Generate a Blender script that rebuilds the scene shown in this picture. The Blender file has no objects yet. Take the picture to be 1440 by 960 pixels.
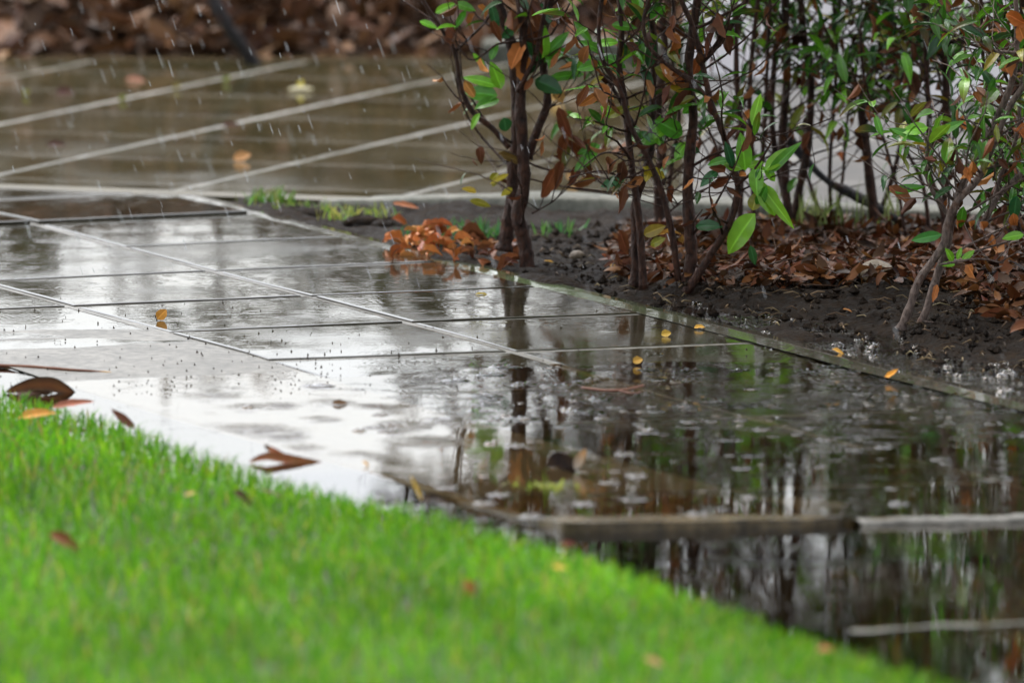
import bpy, math, random
import numpy as np
from mathutils import Vector, Matrix, noise
random.seed(7); rng = np.random.default_rng(7)
SC = bpy.context.scene; COL = SC.collection
R = math.radians

# ------------------------------------------------------------------ camera geometry (photo pixels -> places on the ground)
F, PITCH, H, X0, Y0, ANG, T = 14000.0, R(6.216), 1.635, -1.009, 16.1775, R(23.774), 0.4
CP, SP = math.cos(PITCH), math.sin(PITCH)
def ray(px, py):
    a, b = (px-720)/F, (480-py)/F
    return Vector((a, CP+b*SP, -SP+b*CP))
def G(px, py, z=0.0):
    d = ray(px, py); t = (z-H)/d.z
    return Vector((d.x*t, d.y*t, z))
def V(px, py, D):
    d = ray(px, py); t = D/d.y
    return Vector((d.x*t, D, H+d.z*t))
CA, SA = math.cos(ANG), math.sin(ANG)
def TP(i, j, z=0.0):           # path grid -> world, small measured correction of the laying
    x = X0+T*(i*CA+j*SA); y = Y0+T*(i*SA-j*CA)
    return Vector((x+TC[0](i, j), y+TC[1](i, j), z))
_o = [(1,0,167,348),(1,1,310,387),(1,2,439,422),(1,3,583,458),(1,4,723,497),(1,5,870,537),(0,2,95,438),(0,3,237,477),
      (0,4,370,514),(2,0,486,341),(2,1,613,376),(2,2,755,410.5),(2,3,913,443),(-1,9,800,739),(0,9,1204,734),(-1,9,800,739),(0,9,1204,734)]
_A = np.array([[1,i,j,i*j*.3,j*j*.2] for i,j,_,_ in _o], float); _d = []
for i,j,px,py in _o:
    g = G(px,py); _d.append((g.x-(X0+T*(i*CA+j*SA)), g.y-(Y0+T*(i*SA-j*CA))))
_c = np.linalg.solve(_A.T@_A+np.eye(5)*.15, _A.T@np.array(_d))
def _corr(k): return lambda i,j: float(_c[0,k]+_c[1,k]*i+_c[2,k]*max(-3,j)+_c[3,k]*i*max(-3,j)*.3+_c[4,k]*max(-3,j)**2*.2)
TC = (_corr(0), _corr(1))

# ------------------------------------------------------------------ object helpers
def tag(o, label=None, cat=None, group=None, kind=None):
    if label: o['label'] = label
    if cat: o['category'] = cat
    if group: o['group'] = group
    if kind: o['kind'] = kind
    return o
def empty(name, loc):
    o = bpy.data.objects.new(name, None); COL.objects.link(o); o.location = loc; o.empty_display_size = .02
    return o
class MB:
    def __init__(s): s.v=[]; s.f=[]; s.c=[]
    def vert(s, p, c=(1,1,1)):
        s.v.append((p[0],p[1],p[2])); s.c.append((c[0],c[1],c[2],1.0)); return len(s.v)-1
    def face(s, *idx): s.f.append(idx)
    def build(s, name, mat, parent=None, smooth=True, origin=None):
        me = bpy.data.meshes.new(name)
        org = Vector(origin) if origin is not None else (parent.location.copy() if parent and parent.type=='EMPTY' else Vector((0,0,0)))
        me.from_pydata([(v[0]-org.x, v[1]-org.y, v[2]-org.z) for v in s.v], [], s.f); me.update()
        at = me.color_attributes.new('col','FLOAT_COLOR','POINT')
        at.data.foreach_set('color', np.array(s.c, np.float32).ravel())
        if smooth: me.polygons.foreach_set('use_smooth', [True]*len(me.polygons))
        me.materials.append(mat)
        o = bpy.data.objects.new(name, me); COL.objects.link(o)
        if parent: o.parent = parent
        elif origin is not None: o.location = org
        return o
    def tube(s, pts, rad, n=8, col=(1,1,1), jit=.1):
        rings=[]; prev=None
        for k,p in enumerate(pts):
            a = pts[max(0,k-1)]; b = pts[min(len(pts)-1,k+1)]
            d = (b-a).normalized()
            u = d.orthogonal().normalized() if prev is None else (prev-d*prev.dot(d)).normalized()
            prev = u; w = d.cross(u)
            r = rad[k]*(1+random.uniform(-jit,jit))
            rings.append([s.vert(p+(u*math.cos(2*math.pi*q/n)+w*math.sin(2*math.pi*q/n))*r*(1+random.uniform(-jit,jit)*.6), col) for q in range(n)])
        for k in range(len(rings)-1):
            for q in range(n): s.face(rings[k][q], rings[k][(q+1)%n], rings[k+1][(q+1)%n], rings[k+1][q])
        s.face(*rings[-1]); s.face(*rings[0][::-1])
    def leaf(s, base, d, nrm, L, W, col, curl=.3, fold=.25, twist=0, tip=None, n=6, wavy=0.0, mid=1.25):
        d = d.normalized(); nrm = (nrm-d*nrm.dot(d))
        if nrm.length<1e-4: nrm = d.orthogonal()
        nrm.normalize(); p = Vector(base); rows=[]; step=L/n
        for k in range(n+1):
            t=k/n
            w = W*.5*(t**.7)*(max(0,1-t)**.9)/.334*(1+wavy*math.sin(t*17+W*900))
            if k==n: w=0
            side = d.cross(nrm)
            if twist: side = Matrix.Rotation(twist*t,3,d)@side
            up = side.cross(d)
            wv = wavy*W*math.sin(t*9+p.x*300)
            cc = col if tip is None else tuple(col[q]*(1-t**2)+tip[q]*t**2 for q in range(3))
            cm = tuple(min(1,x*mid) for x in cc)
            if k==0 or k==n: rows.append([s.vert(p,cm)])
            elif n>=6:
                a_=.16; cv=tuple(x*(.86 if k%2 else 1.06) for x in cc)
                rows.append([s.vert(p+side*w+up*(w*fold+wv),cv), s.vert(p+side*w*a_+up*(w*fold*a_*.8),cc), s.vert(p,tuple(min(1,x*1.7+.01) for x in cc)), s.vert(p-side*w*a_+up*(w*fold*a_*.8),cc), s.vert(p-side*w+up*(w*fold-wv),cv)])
            else: rows.append([s.vert(p+side*w+up*(w*fold+wv),cc), s.vert(p,cm), s.vert(p-side*w+up*(w*fold-wv),cc)])
            rot = Matrix.Rotation(-curl/n,3,side)
            d = (rot@d).normalized(); p = p+d*step
        for k in range(n):
            a,b = rows[k],rows[k+1]
            if len(a)==1:
                for q in range(len(b)-1): s.face(a[0],b[q+1],b[q])
            elif len(b)==1:
                for q in range(len(a)-1): s.face(a[q],a[q+1],b[0])
            else:
                for q in range(len(a)-1): s.face(a[q],a[q+1],b[q+1],b[q])
def smooth_path(pts, sub=5):
    out=[]
    P=[pts[0]]+list(pts)+[pts[-1]]
    for k in range(1,len(P)-2):
        for q in range(sub):
            t=q/sub; a,b,c,d=P[k-1],P[k],P[k+1],P[k+2]
            out.append(.5*((2*b)+(c-a)*t+(2*a-5*b+4*c-d)*t*t+(3*b-a-3*c+d)*t**3))
    out.append(Vector(pts[-1])); return out
def lerp3(a,b,t): return tuple(a[k]*(1-t)+b[k]*t for k in range(3))
def rv(s=1): return Vector((random.gauss(0,s),random.gauss(0,s),random.gauss(0,s)))

# ------------------------------------------------------------------ materials
class N:
    def __init__(s, name):
        s.m = bpy.data.materials.new(name); s.m.use_nodes = True; s.t = s.m.node_tree
        s.bs = s.t.nodes['Principled BSDF']; s.out = s.t.nodes['Material Output']
    def n(s, typ, **kw):
        nd = s.t.nodes.new('ShaderNode'+typ)
        for k,v in kw.items():
            if k.startswith('i_'): nd.inputs[k[2:].replace('_',' ')].default_value = v
            else: setattr(nd,k,v)
        return nd
    def l(s,a,b): s.t.links.new(a,b)
    def math(s,op,a,b=None,c=None):
        nd=s.n('Math',operation=op)
        for k,x in enumerate((a,b,c)):
            if x is None: continue
            if isinstance(x,(int,float)): nd.inputs[k].default_value=x
            else: s.l(x,nd.inputs[k])
        return nd.outputs[0]
    def noise(s, vec, scale, detail=3, rough=.55, dist=0):
        nd=s.n('TexNoise'); nd.inputs['Scale'].default_value=scale; nd.inputs['Detail'].default_value=detail
        nd.inputs['Roughness'].default_value=rough; nd.inputs['Distortion'].default_value=dist
        s.l(vec,nd.inputs['Vector']); return nd.outputs['Fac']
    def ramp(s, fac, stops):
        nd=s.n('ValToRGB'); e=nd.color_ramp.elements
        while len(e)<len(stops): e.new(.5)
        for q,(p,c) in zip(e,stops): q.position=p; q.color=(c,c,c,1) if isinstance(c,(int,float)) else (*c,1)
        s.l(fac,nd.inputs[0]); return nd.outputs[0]
    def mix(s, fac, a, b, mode='MIX'):
        nd=s.n('Mix',data_type='RGBA',blend_type=mode)
        for x,k in ((fac,0),(a,6),(b,7)):
            if isinstance(x,(int,float)): nd.inputs[k].default_value=x
            elif isinstance(x,tuple): nd.inputs[k].default_value=(*x,1)
            else: s.l(x,nd.inputs[k])
        return nd.outputs[2]
    def pos(s): return s.n('NewGeometry').outputs['Position']
    def bump(s, h, strength=1, distance=1):
        nd=s.n('Bump'); nd.inputs['Strength'].default_value=strength; nd.inputs['Distance'].default_value=distance
        s.l(h,nd.inputs['Height']); return nd.outputs[0]
    def set(s,k,v):
        if isinstance(v,(int,float)): s.bs.inputs[k].default_value=v
        elif isinstance(v,tuple): s.bs.inputs[k].default_value=(*v,1) if len(v)==3 else v
        else: s.l(v,s.bs.inputs[k])
def rings(m, pos, scale, K, width, rmax, seed=0.0):
    """expanding rain rings: one per voronoi cell, each with its own radius"""
    mp=m.n('Mapping'); mp.inputs['Location'].default_value=(seed,seed*1.7,0); m.l(pos,mp.inputs['Vector'])
    vo=m.n('TexVoronoi',voronoi_dimensions='2D'); vo.inputs['Scale'].default_value=scale; m.l(mp.outputs[0],vo.inputs['Vector'])
    d=m.math('DIVIDE',vo.outputs['Distance'],scale)
    sp=m.n('SeparateColor'); m.l(vo.outputs['Color'],sp.inputs[0])
    x=m.math('SUBTRACT',d,m.math('MULTIPLY',sp.outputs[0],rmax))
    en=m.math('EXPONENT',m.math('MULTIPLY',m.math('POWER',m.math('DIVIDE',m.math('ABSOLUTE',x),width),2.0),-1.0))
    w=m.math('MULTIPLY',m.math('SINE',m.math('MULTIPLY',x,K)),en)
    return m.math('MULTIPLY',w,sp.outputs[1])
def attr(m,name='col'):
    return m.n('Attribute',attribute_name=name).outputs['Color']

def mat_path(name, base, dark, moss=0.0):
    m=N(name); p=m.pos()
    n1=m.noise(p,7,5,.6); n2=m.noise(p,90,4,.6); n3=m.noise(p,2.3,3)
    c=m.mix(m.ramp(n1,[(.35,0),(.65,1)]),dark,base)
    c=m.mix(m.ramp(n2,[(.45,0.0),(.65,.4)]),c,(.05,.045,.03))
    if moss:
        mk=m.math('MULTIPLY',m.ramp(m.noise(p,9,5,.7),[(.30,.3),(.55,1)]),attr(m)); c=m.mix(m.math('MULTIPLY',mk,moss),c,(.17,.27,.10))
    m.set('Base Color',c); m.set('IOR',1.36)
    m.set('Roughness',m.ramp(n3,[(.30,.03),(.52,.05),(.64,.13),(.8,.22)]))
    h=m.math('MULTIPLY',m.noise(p,62,2,.5),.00007)
    h=m.math('ADD',h,m.math('MULTIPLY',m.noise(p,27,2,.5),.00010))
    h=m.math('ADD',h,m.math('MULTIPLY',m.noise(p,9,2,.5),.00016))
    h=m.math('ADD',h,m.math('MULTIPLY',rings(m,p,16,600,.014,.03),.00005))
    h=m.math('ADD',h,m.math('MULTIPLY',rings(m,p,27,900,.009,.02,3.1),.00002))
    m.l(m.bump(h),m.bs.inputs['Normal']); return m.m
def mat_water(name, chop):
    m=N(name); p=m.pos()
    h=m.math('MULTIPLY',m.noise(p,30,4,.6),.00042*chop)
    h=m.math('ADD',h,m.math('MULTIPLY',m.noise(p,75,3,.6),.00016*chop))
    h=m.math('ADD',h,m.math('MULTIPLY',rings(m,p,5.5,480,.022,.07),.00034))
    h=m.math('ADD',h,m.math('MULTIPLY',rings(m,p,8.3,600,.018,.05,9.7),.00022))
    h=m.math('ADD',h,m.math('MULTIPLY',rings(m,p,12,800,.014,.035,5.3),.00010*(.4+.6*chop)))
    ch=attr(m,'col'); sp=m.n('SeparateColor'); m.l(ch,sp.inputs[0])
    h=m.math('MULTIPLY',h,sp.outputs[0])
    nb=m.bump(h)
    fr=m.n('Fresnel'); fr.inputs['IOR'].default_value=1.34; m.l(nb,fr.inputs['Normal'])
    gl=m.n('BsdfGlossy'); gl.inputs['Roughness'].default_value=.02; gl.inputs['Color'].default_value=(1,1,1,1); m.l(nb,gl.inputs['Normal'])
    tr=m.n('BsdfTransparent'); tr.inputs['Color'].default_value=(.62,.52,.36,1)
    mx=m.n('MixShader'); m.l(fr.outputs[0],mx.inputs[0]); m.l(tr.outputs[0],mx.inputs[1]); m.l(gl.outputs[0],mx.inputs[2])
    m.l(mx.outputs[0],m.out.inputs['Surface']); return m.m
def mat_leaf(name, rough=.28, trans=.25, var=.25, spec=.42):
    m=N(name); p=m.pos(); c=attr(m)
    n=m.noise(p,60,3,.6)
    c2=m.mix(m.ramp(n,[(.35,0),(.75,var)]),c,(.20,.10,.02),'MIX') if var else c
    m.set('Base Color',c2); m.set('Roughness',rough); m.set('IOR',1.45); m.set('Specular IOR Level',spec)
    m.l(m.bump(m.math('MULTIPLY',m.noise(p,140,2),.0006)),m.bs.inputs['Normal'])
    if trans:
        tl=m.n('BsdfTranslucent'); m.l(c2,tl.inputs['Color'])
        mx=m.n('MixShader'); mx.inputs[0].default_value=trans
        m.l(m.bs.outputs[0],mx.inputs[1]); m.l(tl.outputs[0],mx.inputs[2]); m.l(mx.outputs[0],m.out.inputs['Surface'])
    return m.m
def mat_bark(name, a, b, rough=.42):
    m=N(name); tc=m.n('TexCoord').outputs['Object']
    mp=m.n('Mapping'); mp.inputs['Scale'].default_value=(1,1,.35); m.l(tc,mp.inputs['Vector'])
    n=m.noise(mp.outputs[0],170,5,.65); n2=m.noise(tc,35,4,.6)
    c=m.mix(m.ramp(n,[(.35,0),(.62,1)]),a,b); c=m.mix(m.ramp(n2,[(.55,0),(.72,.6)]),c,(.15,.055,.025))
    m.set('Base Color',c); m.set('Roughness',rough); m.set('Specular IOR Level',.22)
    m.l(m.bump(m.math('MULTIPLY',n,.012),1),m.bs.inputs['Normal']); return m.m
def mat_rough(name, a, b, scale=60, rough=.7, bump=.004, spec=.5):
    m=N(name); p=m.pos(); n=m.noise(p,scale,6,.65); n2=m.noise(p,scale*.13,3)
    c=m.mix(m.ramp(n,[(.35,0),(.65,1)]),a,b); c=m.mix(m.ramp(n2,[(.4,0),(.65,.5)]),c,a)
    m.set('Base Color',c); m.set('Roughness',rough if not isinstance(rough,list) else m.ramp(n,rough)); m.set('Specular IOR Level',spec)
    m.l(m.bump(m.math('MULTIPLY',n,bump)),m.bs.inputs['Normal']); return m.m

M={}
M['path']=mat_path('wet_paving',(.027,.024,.013),(.013,.0115,.006))
M['strip']=mat_path('mossy_paving',(.06,.056,.042),(.035,.033,.023),.45)
M['mortar']=mat_rough('mortar',(.05,.047,.036),(.19,.18,.155),60,.4,.002,.3)
M['slab']=mat_rough('slab_edge',(.03,.022,.011),(.15,.105,.05),45,.16,.002)
M['water']=mat_water('flood_water',1.0)
M['soil']=mat_rough('wet_soil',(.0045,.0027,.0015),(.028,.0165,.008),70,[(.3,.45),(.7,.9)],.02,.08)
M['litterground']=mat_rough('leaf_mould',(.015,.008,.004),(.06,.03,.015),35,.8,.02,.1)
M['turf']=mat_rough('turf_soil',(.02,.035,.008),(.05,.085,.015),60,.9,.01)
M['ground']=mat_rough('earth',(.04,.035,.025),(.08,.07,.045),3,.9,.01)
M['kerb']=mat_rough('kerb_concrete',(.05,.054,.04),(.17,.168,.14),30,.55,.003,.22)
M['wall']=mat_rough('white_render',(.58,.565,.60),(.66,.645,.67),4,.6,.001)
M['leaf']=mat_leaf('green_leaf',.2,.22,.10)
M['dead']=mat_leaf('dead_leaf',.38,.12,.2,.16)
M['grass']=mat_leaf('grass_blade',.42,.5,0)
M['bark']=mat_bark('dark_wet_bark',(.013,.006,.0045),(.082,.037,.023))
M['palebark']=mat_bark('pale_wet_bark',(.07,.05,.042),(.24,.175,.14))
M['blackbark']=mat_bark('black_wet_bark',(.02,.02,.022),(.07,.066,.07))
M['stone']=mat_rough('stone',(.07,.05,.03),(.2,.15,.09),60,.5,.006)
# rain and splashes: clear drops
m=N('rain_drop'); m.set('Base Color',(.95,.97,1)); m.set('Roughness',.15); m.set('IOR',1.33); m.set('Alpha',.24); M['drop']=m.m
# driveway: large slabs at 45 degrees with pale joints
m=N('wet_driveway'); p=m.pos()
d1=(G(784,222)-G(540,282)).normalized(); dang=math.atan2(d1.y,d1.x)
o1=G(540,282,.012)
sub=m.n('VectorMath',operation='SUBTRACT'); m.l(p,sub.inputs[0]); sub.inputs[1].default_value=o1
dt=m.n('VectorMath',operation='DOT_PRODUCT'); m.l(sub.outputs[0],dt.inputs[0]); dt.inputs[1].default_value=(-d1.y,d1.x,0)
dv=m.n('VectorMath',operation='DOT_PRODUCT'); m.l(sub.outputs[0],dv.inputs[0]); dv.inputs[1].default_value=(d1.x,d1.y,0)
nrm_=Vector((-d1.y,d1.x,0)); sp1=abs((G(380,235)-o1).dot(nrm_)); sp2=abs((G(840,292)-o1).dot(nrm_)); PU=(sp1+sp2)/2
dA=[(G(x,y)-o1).dot(Vector((d1.x,d1.y,0))) for x,y in ((300,203),(300,235),(300,148))]
PV=abs(dA[0]-dA[1])*1.02
def joint(v,per,off,w):
    fr=m.math('FRACT',m.math('ADD',m.math('DIVIDE',v,per),off)); a=m.math('ABSOLUTE',m.math('SUBTRACT',fr,.5))
    return m.math('GREATER_THAN',a,.5-w/per/2)
wob=m.math('MULTIPLY',m.math('SUBTRACT',m.noise(p,14,2),.5),.012)
ju=joint(m.math('ADD',dt.outputs['Value'],wob),PU,100.0,.017); jv=joint(m.math('ADD',dv.outputs['Value'],wob),PV,100-(dA[0]/PV)%1,.06)
c=m.mix(m.ramp(m.noise(p,5,5,.6),[(.35,0),(.65,1)]),(.032,.029,.012),(.064,.056,.027))
wear=m.ramp(m.noise(p,1.1,2),[(.42,.08),(.60,.75)]); c=m.mix(m.math('MULTIPLY',jv,.26),c,(.26,.25,.22)); c=m.mix(m.math('MULTIPLY',ju,wear),c,(.31,.30,.27))
m.set('Base Color',c); m.set('IOR',1.34)
rr=m.math('ADD',m.ramp(m.noise(p,3,3),[(.35,.05),(.7,.14)]),m.math('MULTIPLY',ju,.3)); m.set('Roughness',rr)
hh=m.math('ADD',m.math('MULTIPLY',m.noise(p,45,2),.00006),m.math('MULTIPLY',m.noise(p,8,2),.0002))
m.l(m.bump(hh),m.bs.inputs['Normal']); M['drive']=m.m

# ------------------------------------------------------------------ terrain functions
KA,KB=G(0,266),G(1440,317)                     # kerb line = near edge of the driveway
kdir=(KB-KA).normalized(); knor=Vector((-kdir.y,kdir.x,0))
def kside(p): return (Vector((p[0],p[1],0))-Vector((KA.x,KA.y,0))).dot(knor)     # >0 beyond the kerb
EA,EB=G(753,397),G(1340,541)                   # bed edge
edir=(EB-EA).normalized(); enor=Vector((-edir.y,edir.x,0))
def eside(p): return (Vector((p[0],p[1],0))-Vector((EA.x,EA.y,0))).dot(enor)     # >0 inside the bed
def along(p): return (Vector((p[0],p[1],0))-Vector((EA.x,EA.y,0))).dot(edir)
def soil_h(x,y):
    d=eside((x,y)); k=-kside((x,y)); a=along((x,y))
    amp=.022+.036*min(1,max(0,(a+.2)/.7))
    h=-.014+amp*(1-math.exp(-max(0,d-.02-.10*min(1,max(0,(a-.25)/.35)))/.17))
    h+=.012*noise.noise(Vector((x*7,y*7,0)))+.007*noise.noise(Vector((x*25,y*20,3)))+.006*noise.noise(Vector((x*60,y*45,5)))
    if a<1.15: h=max(h,(.0085-.0085*min(1,max(0,(a-.1)/.5)))*(1-max(0,d)/.10)+.022*noise.noise(Vector((x*13,y*9,9)))+.005*noise.noise(Vector((x*40,y*30,4)))-.18*max(0,-d)-.004)
    if d<-.045: h-=.03*min(1,(-d-.045)/.02)
    return h
def GS(px,py):                                  # pixel -> soil surface
    p=G(px,py,0)
    for _ in range(6): p=G(px,py,soil_h(p.x,p.y))
    return p

# ------------------------------------------------------------------ setting
def sheet(name, pts, z, mat, kind='structure'):
    mb=MB(); mb.face(*[mb.vert((p[0],p[1],z)) for p in pts]); o=mb.build(name,mat,smooth=False); tag(o,kind=kind); return o
sheet('ground',[(-400,-100),(400,-100),(400,600),(-400,600)],-.16,M['ground'])

# paving: separate slabs, each settled a little differently, one mesh
def tile_z(i,j,di,dj):
    """surface height of the path: dry-ish upper part, sinking under the flood towards the corner"""
    jj=j+dj; ii=i+di
    z=.007-.0100*min(1,max(0,(jj-3.7)/1.6))
    if ii<0: z-=.0035*min(1,max(0,(jj-2.6)/1.5))
    return z
def noisez(x,y): return .0007*noise.noise(Vector((x*6,y*6,1)))+.00025*noise.noise(Vector((x*17,y*17,4)))
mb=MB(); GAP=.017/T/2
for i in range(-1,3):
    for j in range(-12,12):
        i1 = 1.0 if i<2 else .0
        if i==2: continue
        if (i,j)==(-1,8): continue
        if i==-1 and j>8: continue
        tz=random.uniform(-.0012,.0012); tu,tv=random.uniform(-.002,.002),random.uniform(-.0016,.0016)
        low = 0.0
        if j>=9: low=-.022 if j in(9,) else -.0135
        if j>=9 and j<10: continue
        if j==10: continue
        n=12; g=[[None]*(n+1) for _ in range(n+1)]; uu=[0,.007,.016]+[q/8 for q in range(1,8)]+[.984,.993,1]
        ja=random.uniform(-.004,.004); jb=random.uniform(-.004,.004)
        for a in range(n+1):
            for b in range(n+1):
                u=GAP+(1-2*GAP)*uu[a]+ja; v=GAP+(1-2*GAP)*uu[b]+jb
                p=TP(i+u,j+v); z=tile_z(i,j,u,v)+tz+tu*(u-.5)+tv*(v-.5)+noisez(p.x,p.y)+low+(.0065*max(0,v-.35)/.65 if j==-2 else 0)
                if a in(0,n) or b in(0,n): z-=.0010
                g[a][b]=mb.vert((p.x,p.y,z))
        for a in range(n):
            for b in range(n): mb.face(g[a][b],g[a][b+1],g[a+1][b+1],g[a+1][b])
        rim=[g[a][0] for a in range(n+1)]+[g[n][b] for b in range(1,n+1)]+[g[a][n] for a in range(n-1,-1,-1)]+[g[0][b] for b in range(n-1,0,-1)]
        rim=[mb.vert(mb.v[q]) for q in rim]; lo=[mb.vert((mb.v[q][0],mb.v[q][1],-.06)) for q in rim]
        for k in range(len(rim)): k2=(k+1)%len(rim); mb.face(rim[k],rim[k2],lo[k2],lo[k])
o=mb.build('path',M['path']); tag(o,kind='structure')
mo=o.data; 
# mortar bed under the joints
mb=MB(); js=np.arange(-12,9.001,.25)
for k,j in enumerate(js):
    for i in (-.97,0,1,2.0):
        p=TP(i,min(j,8.93)); z=.0052-.0100*min(1,max(0,(j-3.7)/1.6))-.0012*noise.noise(Vector((i*3,j*1.7,5))); mb.vert((p.x,p.y,z))
for k in range(len(js)-1):
    for q in range(3):
        if k>=len(js)-5 and q==0: continue
        a=k*4+q; mb.face(a,a+1,a+5,a+4)
o=mb.build('path_joints',M['mortar']); tag(o,kind='structure')
# border strip along the bed (B line 2 .. 2.35)
mb=MB(); n=60; prev=None
for k in range(n+1):
    j=-3+12*k/n
    a=TP(1.97,j); b0=EA+edir*((a-EA).dot(edir)); w=Vector((a.x,a.y,0))-Vector((EA.x,EA.y,0)); b=Vector((EA.x,EA.y,0))+edir*w.dot(edir)
    za=.0065-.0040*min(1,max(0,(j-3.9)/1.0))-.004*min(1,max(0,(j-6.3)/1.2)); zz=noisez(a.x*1.3,a.y*1.3)
    row=[]
    for t in (0,.33,.66,1): 
        p=Vector((a.x,a.y,0)).lerp(b,t); mo_=max(0,1-abs(j-2.0)/1.5); row.append(mb.vert((p.x,p.y,za+noisez(p.x,p.y)+.001*t),(mo_,mo_,mo_)))
    row.append(mb.vert((b.x,b.y,-.06)))
    if prev:
        for q in range(4): mb.face(prev[q],row[q],row[q+1],prev[q+1])
    prev=row
o=mb.build('path_edging',M['strip']); tag(o,kind='structure')

# raised corner slab with its thick edge showing
c00,c10,c11,c01=TP(-1,8),TP(-.012,8),TP(-.012,9),TP(-1,9)
mb=MB(); n=14; top=[[None]*(n+1) for _ in range(n+1)]
for a in range(n+1):
    for b in range(n+1):
        u=a/n; v=b/n; p=(c00*(1-u)+c10*u)*(1-v)+(c01*(1-u)+c11*u)*v
        z=-.0040+.0125*v**2.2-.004*u*v+noisez(p.x*1.4,p.y*1.4)
        if a in(0,n) or b in(0,n): z-=.002; 
        top[a][b]=mb.vert((p.x+.006*noise.noise(p*30),p.y+.012*noise.noise(p*24),z+.0022*noise.noise(p*38)))
for a in range(n):
    for b in range(n): mb.face(top[a][b],top[a][b+1],top[a+1][b+1],top[a+1][b])
rim=[top[a][0] for a in range(n+1)]+[top[n][b] for b in range(1,n+1)]+[top[a][n] for a in range(n-1,-1,-1)]+[top[0][b] for b in range(n-1,0,-1)]
l1=[mb.vert((mb.v[q][0],mb.v[q][1],mb.v[q][2]-.006)) for q in rim]
rim=[mb.vert(mb.v[q]) for q in rim]; lo=[mb.vert((mb.v[q][0]+random.uniform(-.003,.003),mb.v[q][1]+random.uniform(-.004,.004),mb.v[q][2]-.05)) for q in rim]
for k in range(len(rim)):
    k2=(k+1)%len(rim); mb.face(rim[k],rim[k2],l1[k2],l1[k]); mb.face(l1[k],l1[k2],lo[k2],lo[k])
o=mb.build('paving_slab',M['slab'],smooth=True,origin=TP(-.5,8.5,0))
tag(o,'tilted corner paving slab with its thick brown edge lifted out of the floodwater','paving slab')

# next slab row beyond the corner: its lip and the lower slabs
def lip(name, i0,i1,j0,j1,z,mat,thick=.05):
    mb=MB(); n=160; rows=[]
    for k in range(n+1):
        i=i0+(i1-i0)*k/n; r=[]
        for j,zz in ((j0,z-.004),(j0+.03,z),(j1-.02,z),(j1+.02,z-.004),(j1+.03,z-thick)):
            p=TP(i,j); r.append(mb.vert((p.x,p.y+.012*noise.noise(Vector((i*4,j*2,0)))+.012*noise.noise(Vector((i*17,j*3,0))),zz+.0022*noise.noise(Vector((i*7,j*4,3)))+.0012*noise.noise(Vector((i*25,j*6,3))))))
        rows.append(r)
    for k in range(n):
        for q in range(4): mb.face(rows[k][q],rows[k][q+1],rows[k+1][q+1],rows[k+1][q])
    return mb.build(name,mat)
tag(lip('path_lip',.015,5,8.95,9.0,.0016,M['mortar']),kind='structure')
mb=MB(); mb.face(*[mb.vert(p) for p in (TP(-.98,8,-.02),TP(-.98,8.97,-.02),TP(5,8.97,-.02),TP(5,8,-.02))]); tag(mb.build('flooded_slabs',M['path'],smooth=False),kind='structure')
mb=MB(); rows=[]
for k in range(121):
    x=1195+(2300-1195)*k/120+0; y=886-.043*(x-1195); r_=[]
    for dy,z in ((-4,-.011),(-.6,-.0060),(1.2,-.0058),(2.6,-.0075),(2.8,-.03)):
        q=G(x,y+dy,z); q.z+=.0026*noise.noise(Vector((x*.02,dy*.3,2)))+.001*noise.noise(Vector((x*.07,dy,2))); q.y+=.02*noise.noise(Vector((x*.011,dy*.1,8))); r_.append(mb.vert(q))
    rows.append(r_)
for k in range(120):
    for q in range(4): mb.face(rows[k][q],rows[k][q+1],rows[k+1][q+1],rows[k+1][q])
tag(mb.build('lower_paving',M['kerb']),kind='structure')
mb=MB(); mb.face(*[mb.vert(p) for p in (TP(-1,5,-.055),TP(-1,14,-.055),TP(6,14,-.055),TP(6,5,-.055))]); tag(mb.build('pool_floor',M['path'],smooth=False),kind='structure')
mb=MB(); mb.face(*[mb.vert(p) for p in (TP(-4,-8,-.055),TP(-4,14,-.055),TP(-.99,14,-.055),TP(-.99,-8,-.055))]); tag(mb.build('gutter',M['path'],smooth=False),kind='structure')

# water: the flood on the path, and the lower pool in the gutter and before the corner
def water(name, i0,i1,j0,j1,ni,nj,z,skirt,chopf,spillj=None):
    mb=MB(); g=[]
    for b in range(nj+1):
        r=[]
        for a in range(ni+1):
            i=i0+(i1-i0)*a/ni; j=j0+(j1-j0)*b/nj; p=TP(i,j); c=chopf(i,j,p)
            r.append(mb.vert((p.x,p.y,z(i,j) if callable(z) else z),(c,c,c)))
        g.append(r)
    for b in range(nj):
        for a in range(ni): mb.face(g[b][a],g[b+1][a],g[b+1][a+1],g[b][a+1])
    o=mb.build(name,M['water']); tag(o,kind='structure'); return o
RIP=[(G(x,y,.001),w_/px0) for x,y,w_ in ((352,574,34),(392,571,26),(470,567,36),(520,572,30),(385,609,62),(345,604,40),(430,632,40),(450,590,30),(300,560,40),(560,600,44),(540,575,36),(500,640,40),(600,620,40)) for px0 in (900.0,)]
def chop_up(i,j,p):
    e=eside(p)
    c=.25+2.6*math.exp(-((j-5.7-.0*i)/.75)**2)*min(1,max(.15,(i+.2)/1.0))
    if e>-.03: c=max(c,5.0*math.exp(-((e-.10)/.11)**2)+.8)
    if i<.6: c=min(c,.13+.7*max(0,i+.15))
    for q,w_ in RIP:
        d2=((p.x-q.x)**2+(p.y-q.y)**2*.45)/(w_*w_)
        if d2<6: c=max(c,3.4*math.exp(-d2*2.2))
    return c*(.7+.6*noise.noise(Vector((p.x*5,p.y*3,0))))
water('flood_water',-.985,7,2.6,8.975,300,200,.0012,0,chop_up)
def chop_lo(i,j,p): return .10 if i<-.9 else .13
water('pool_water',-5,7,9.0,15,60,40,-.0075,0,chop_lo)
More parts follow.
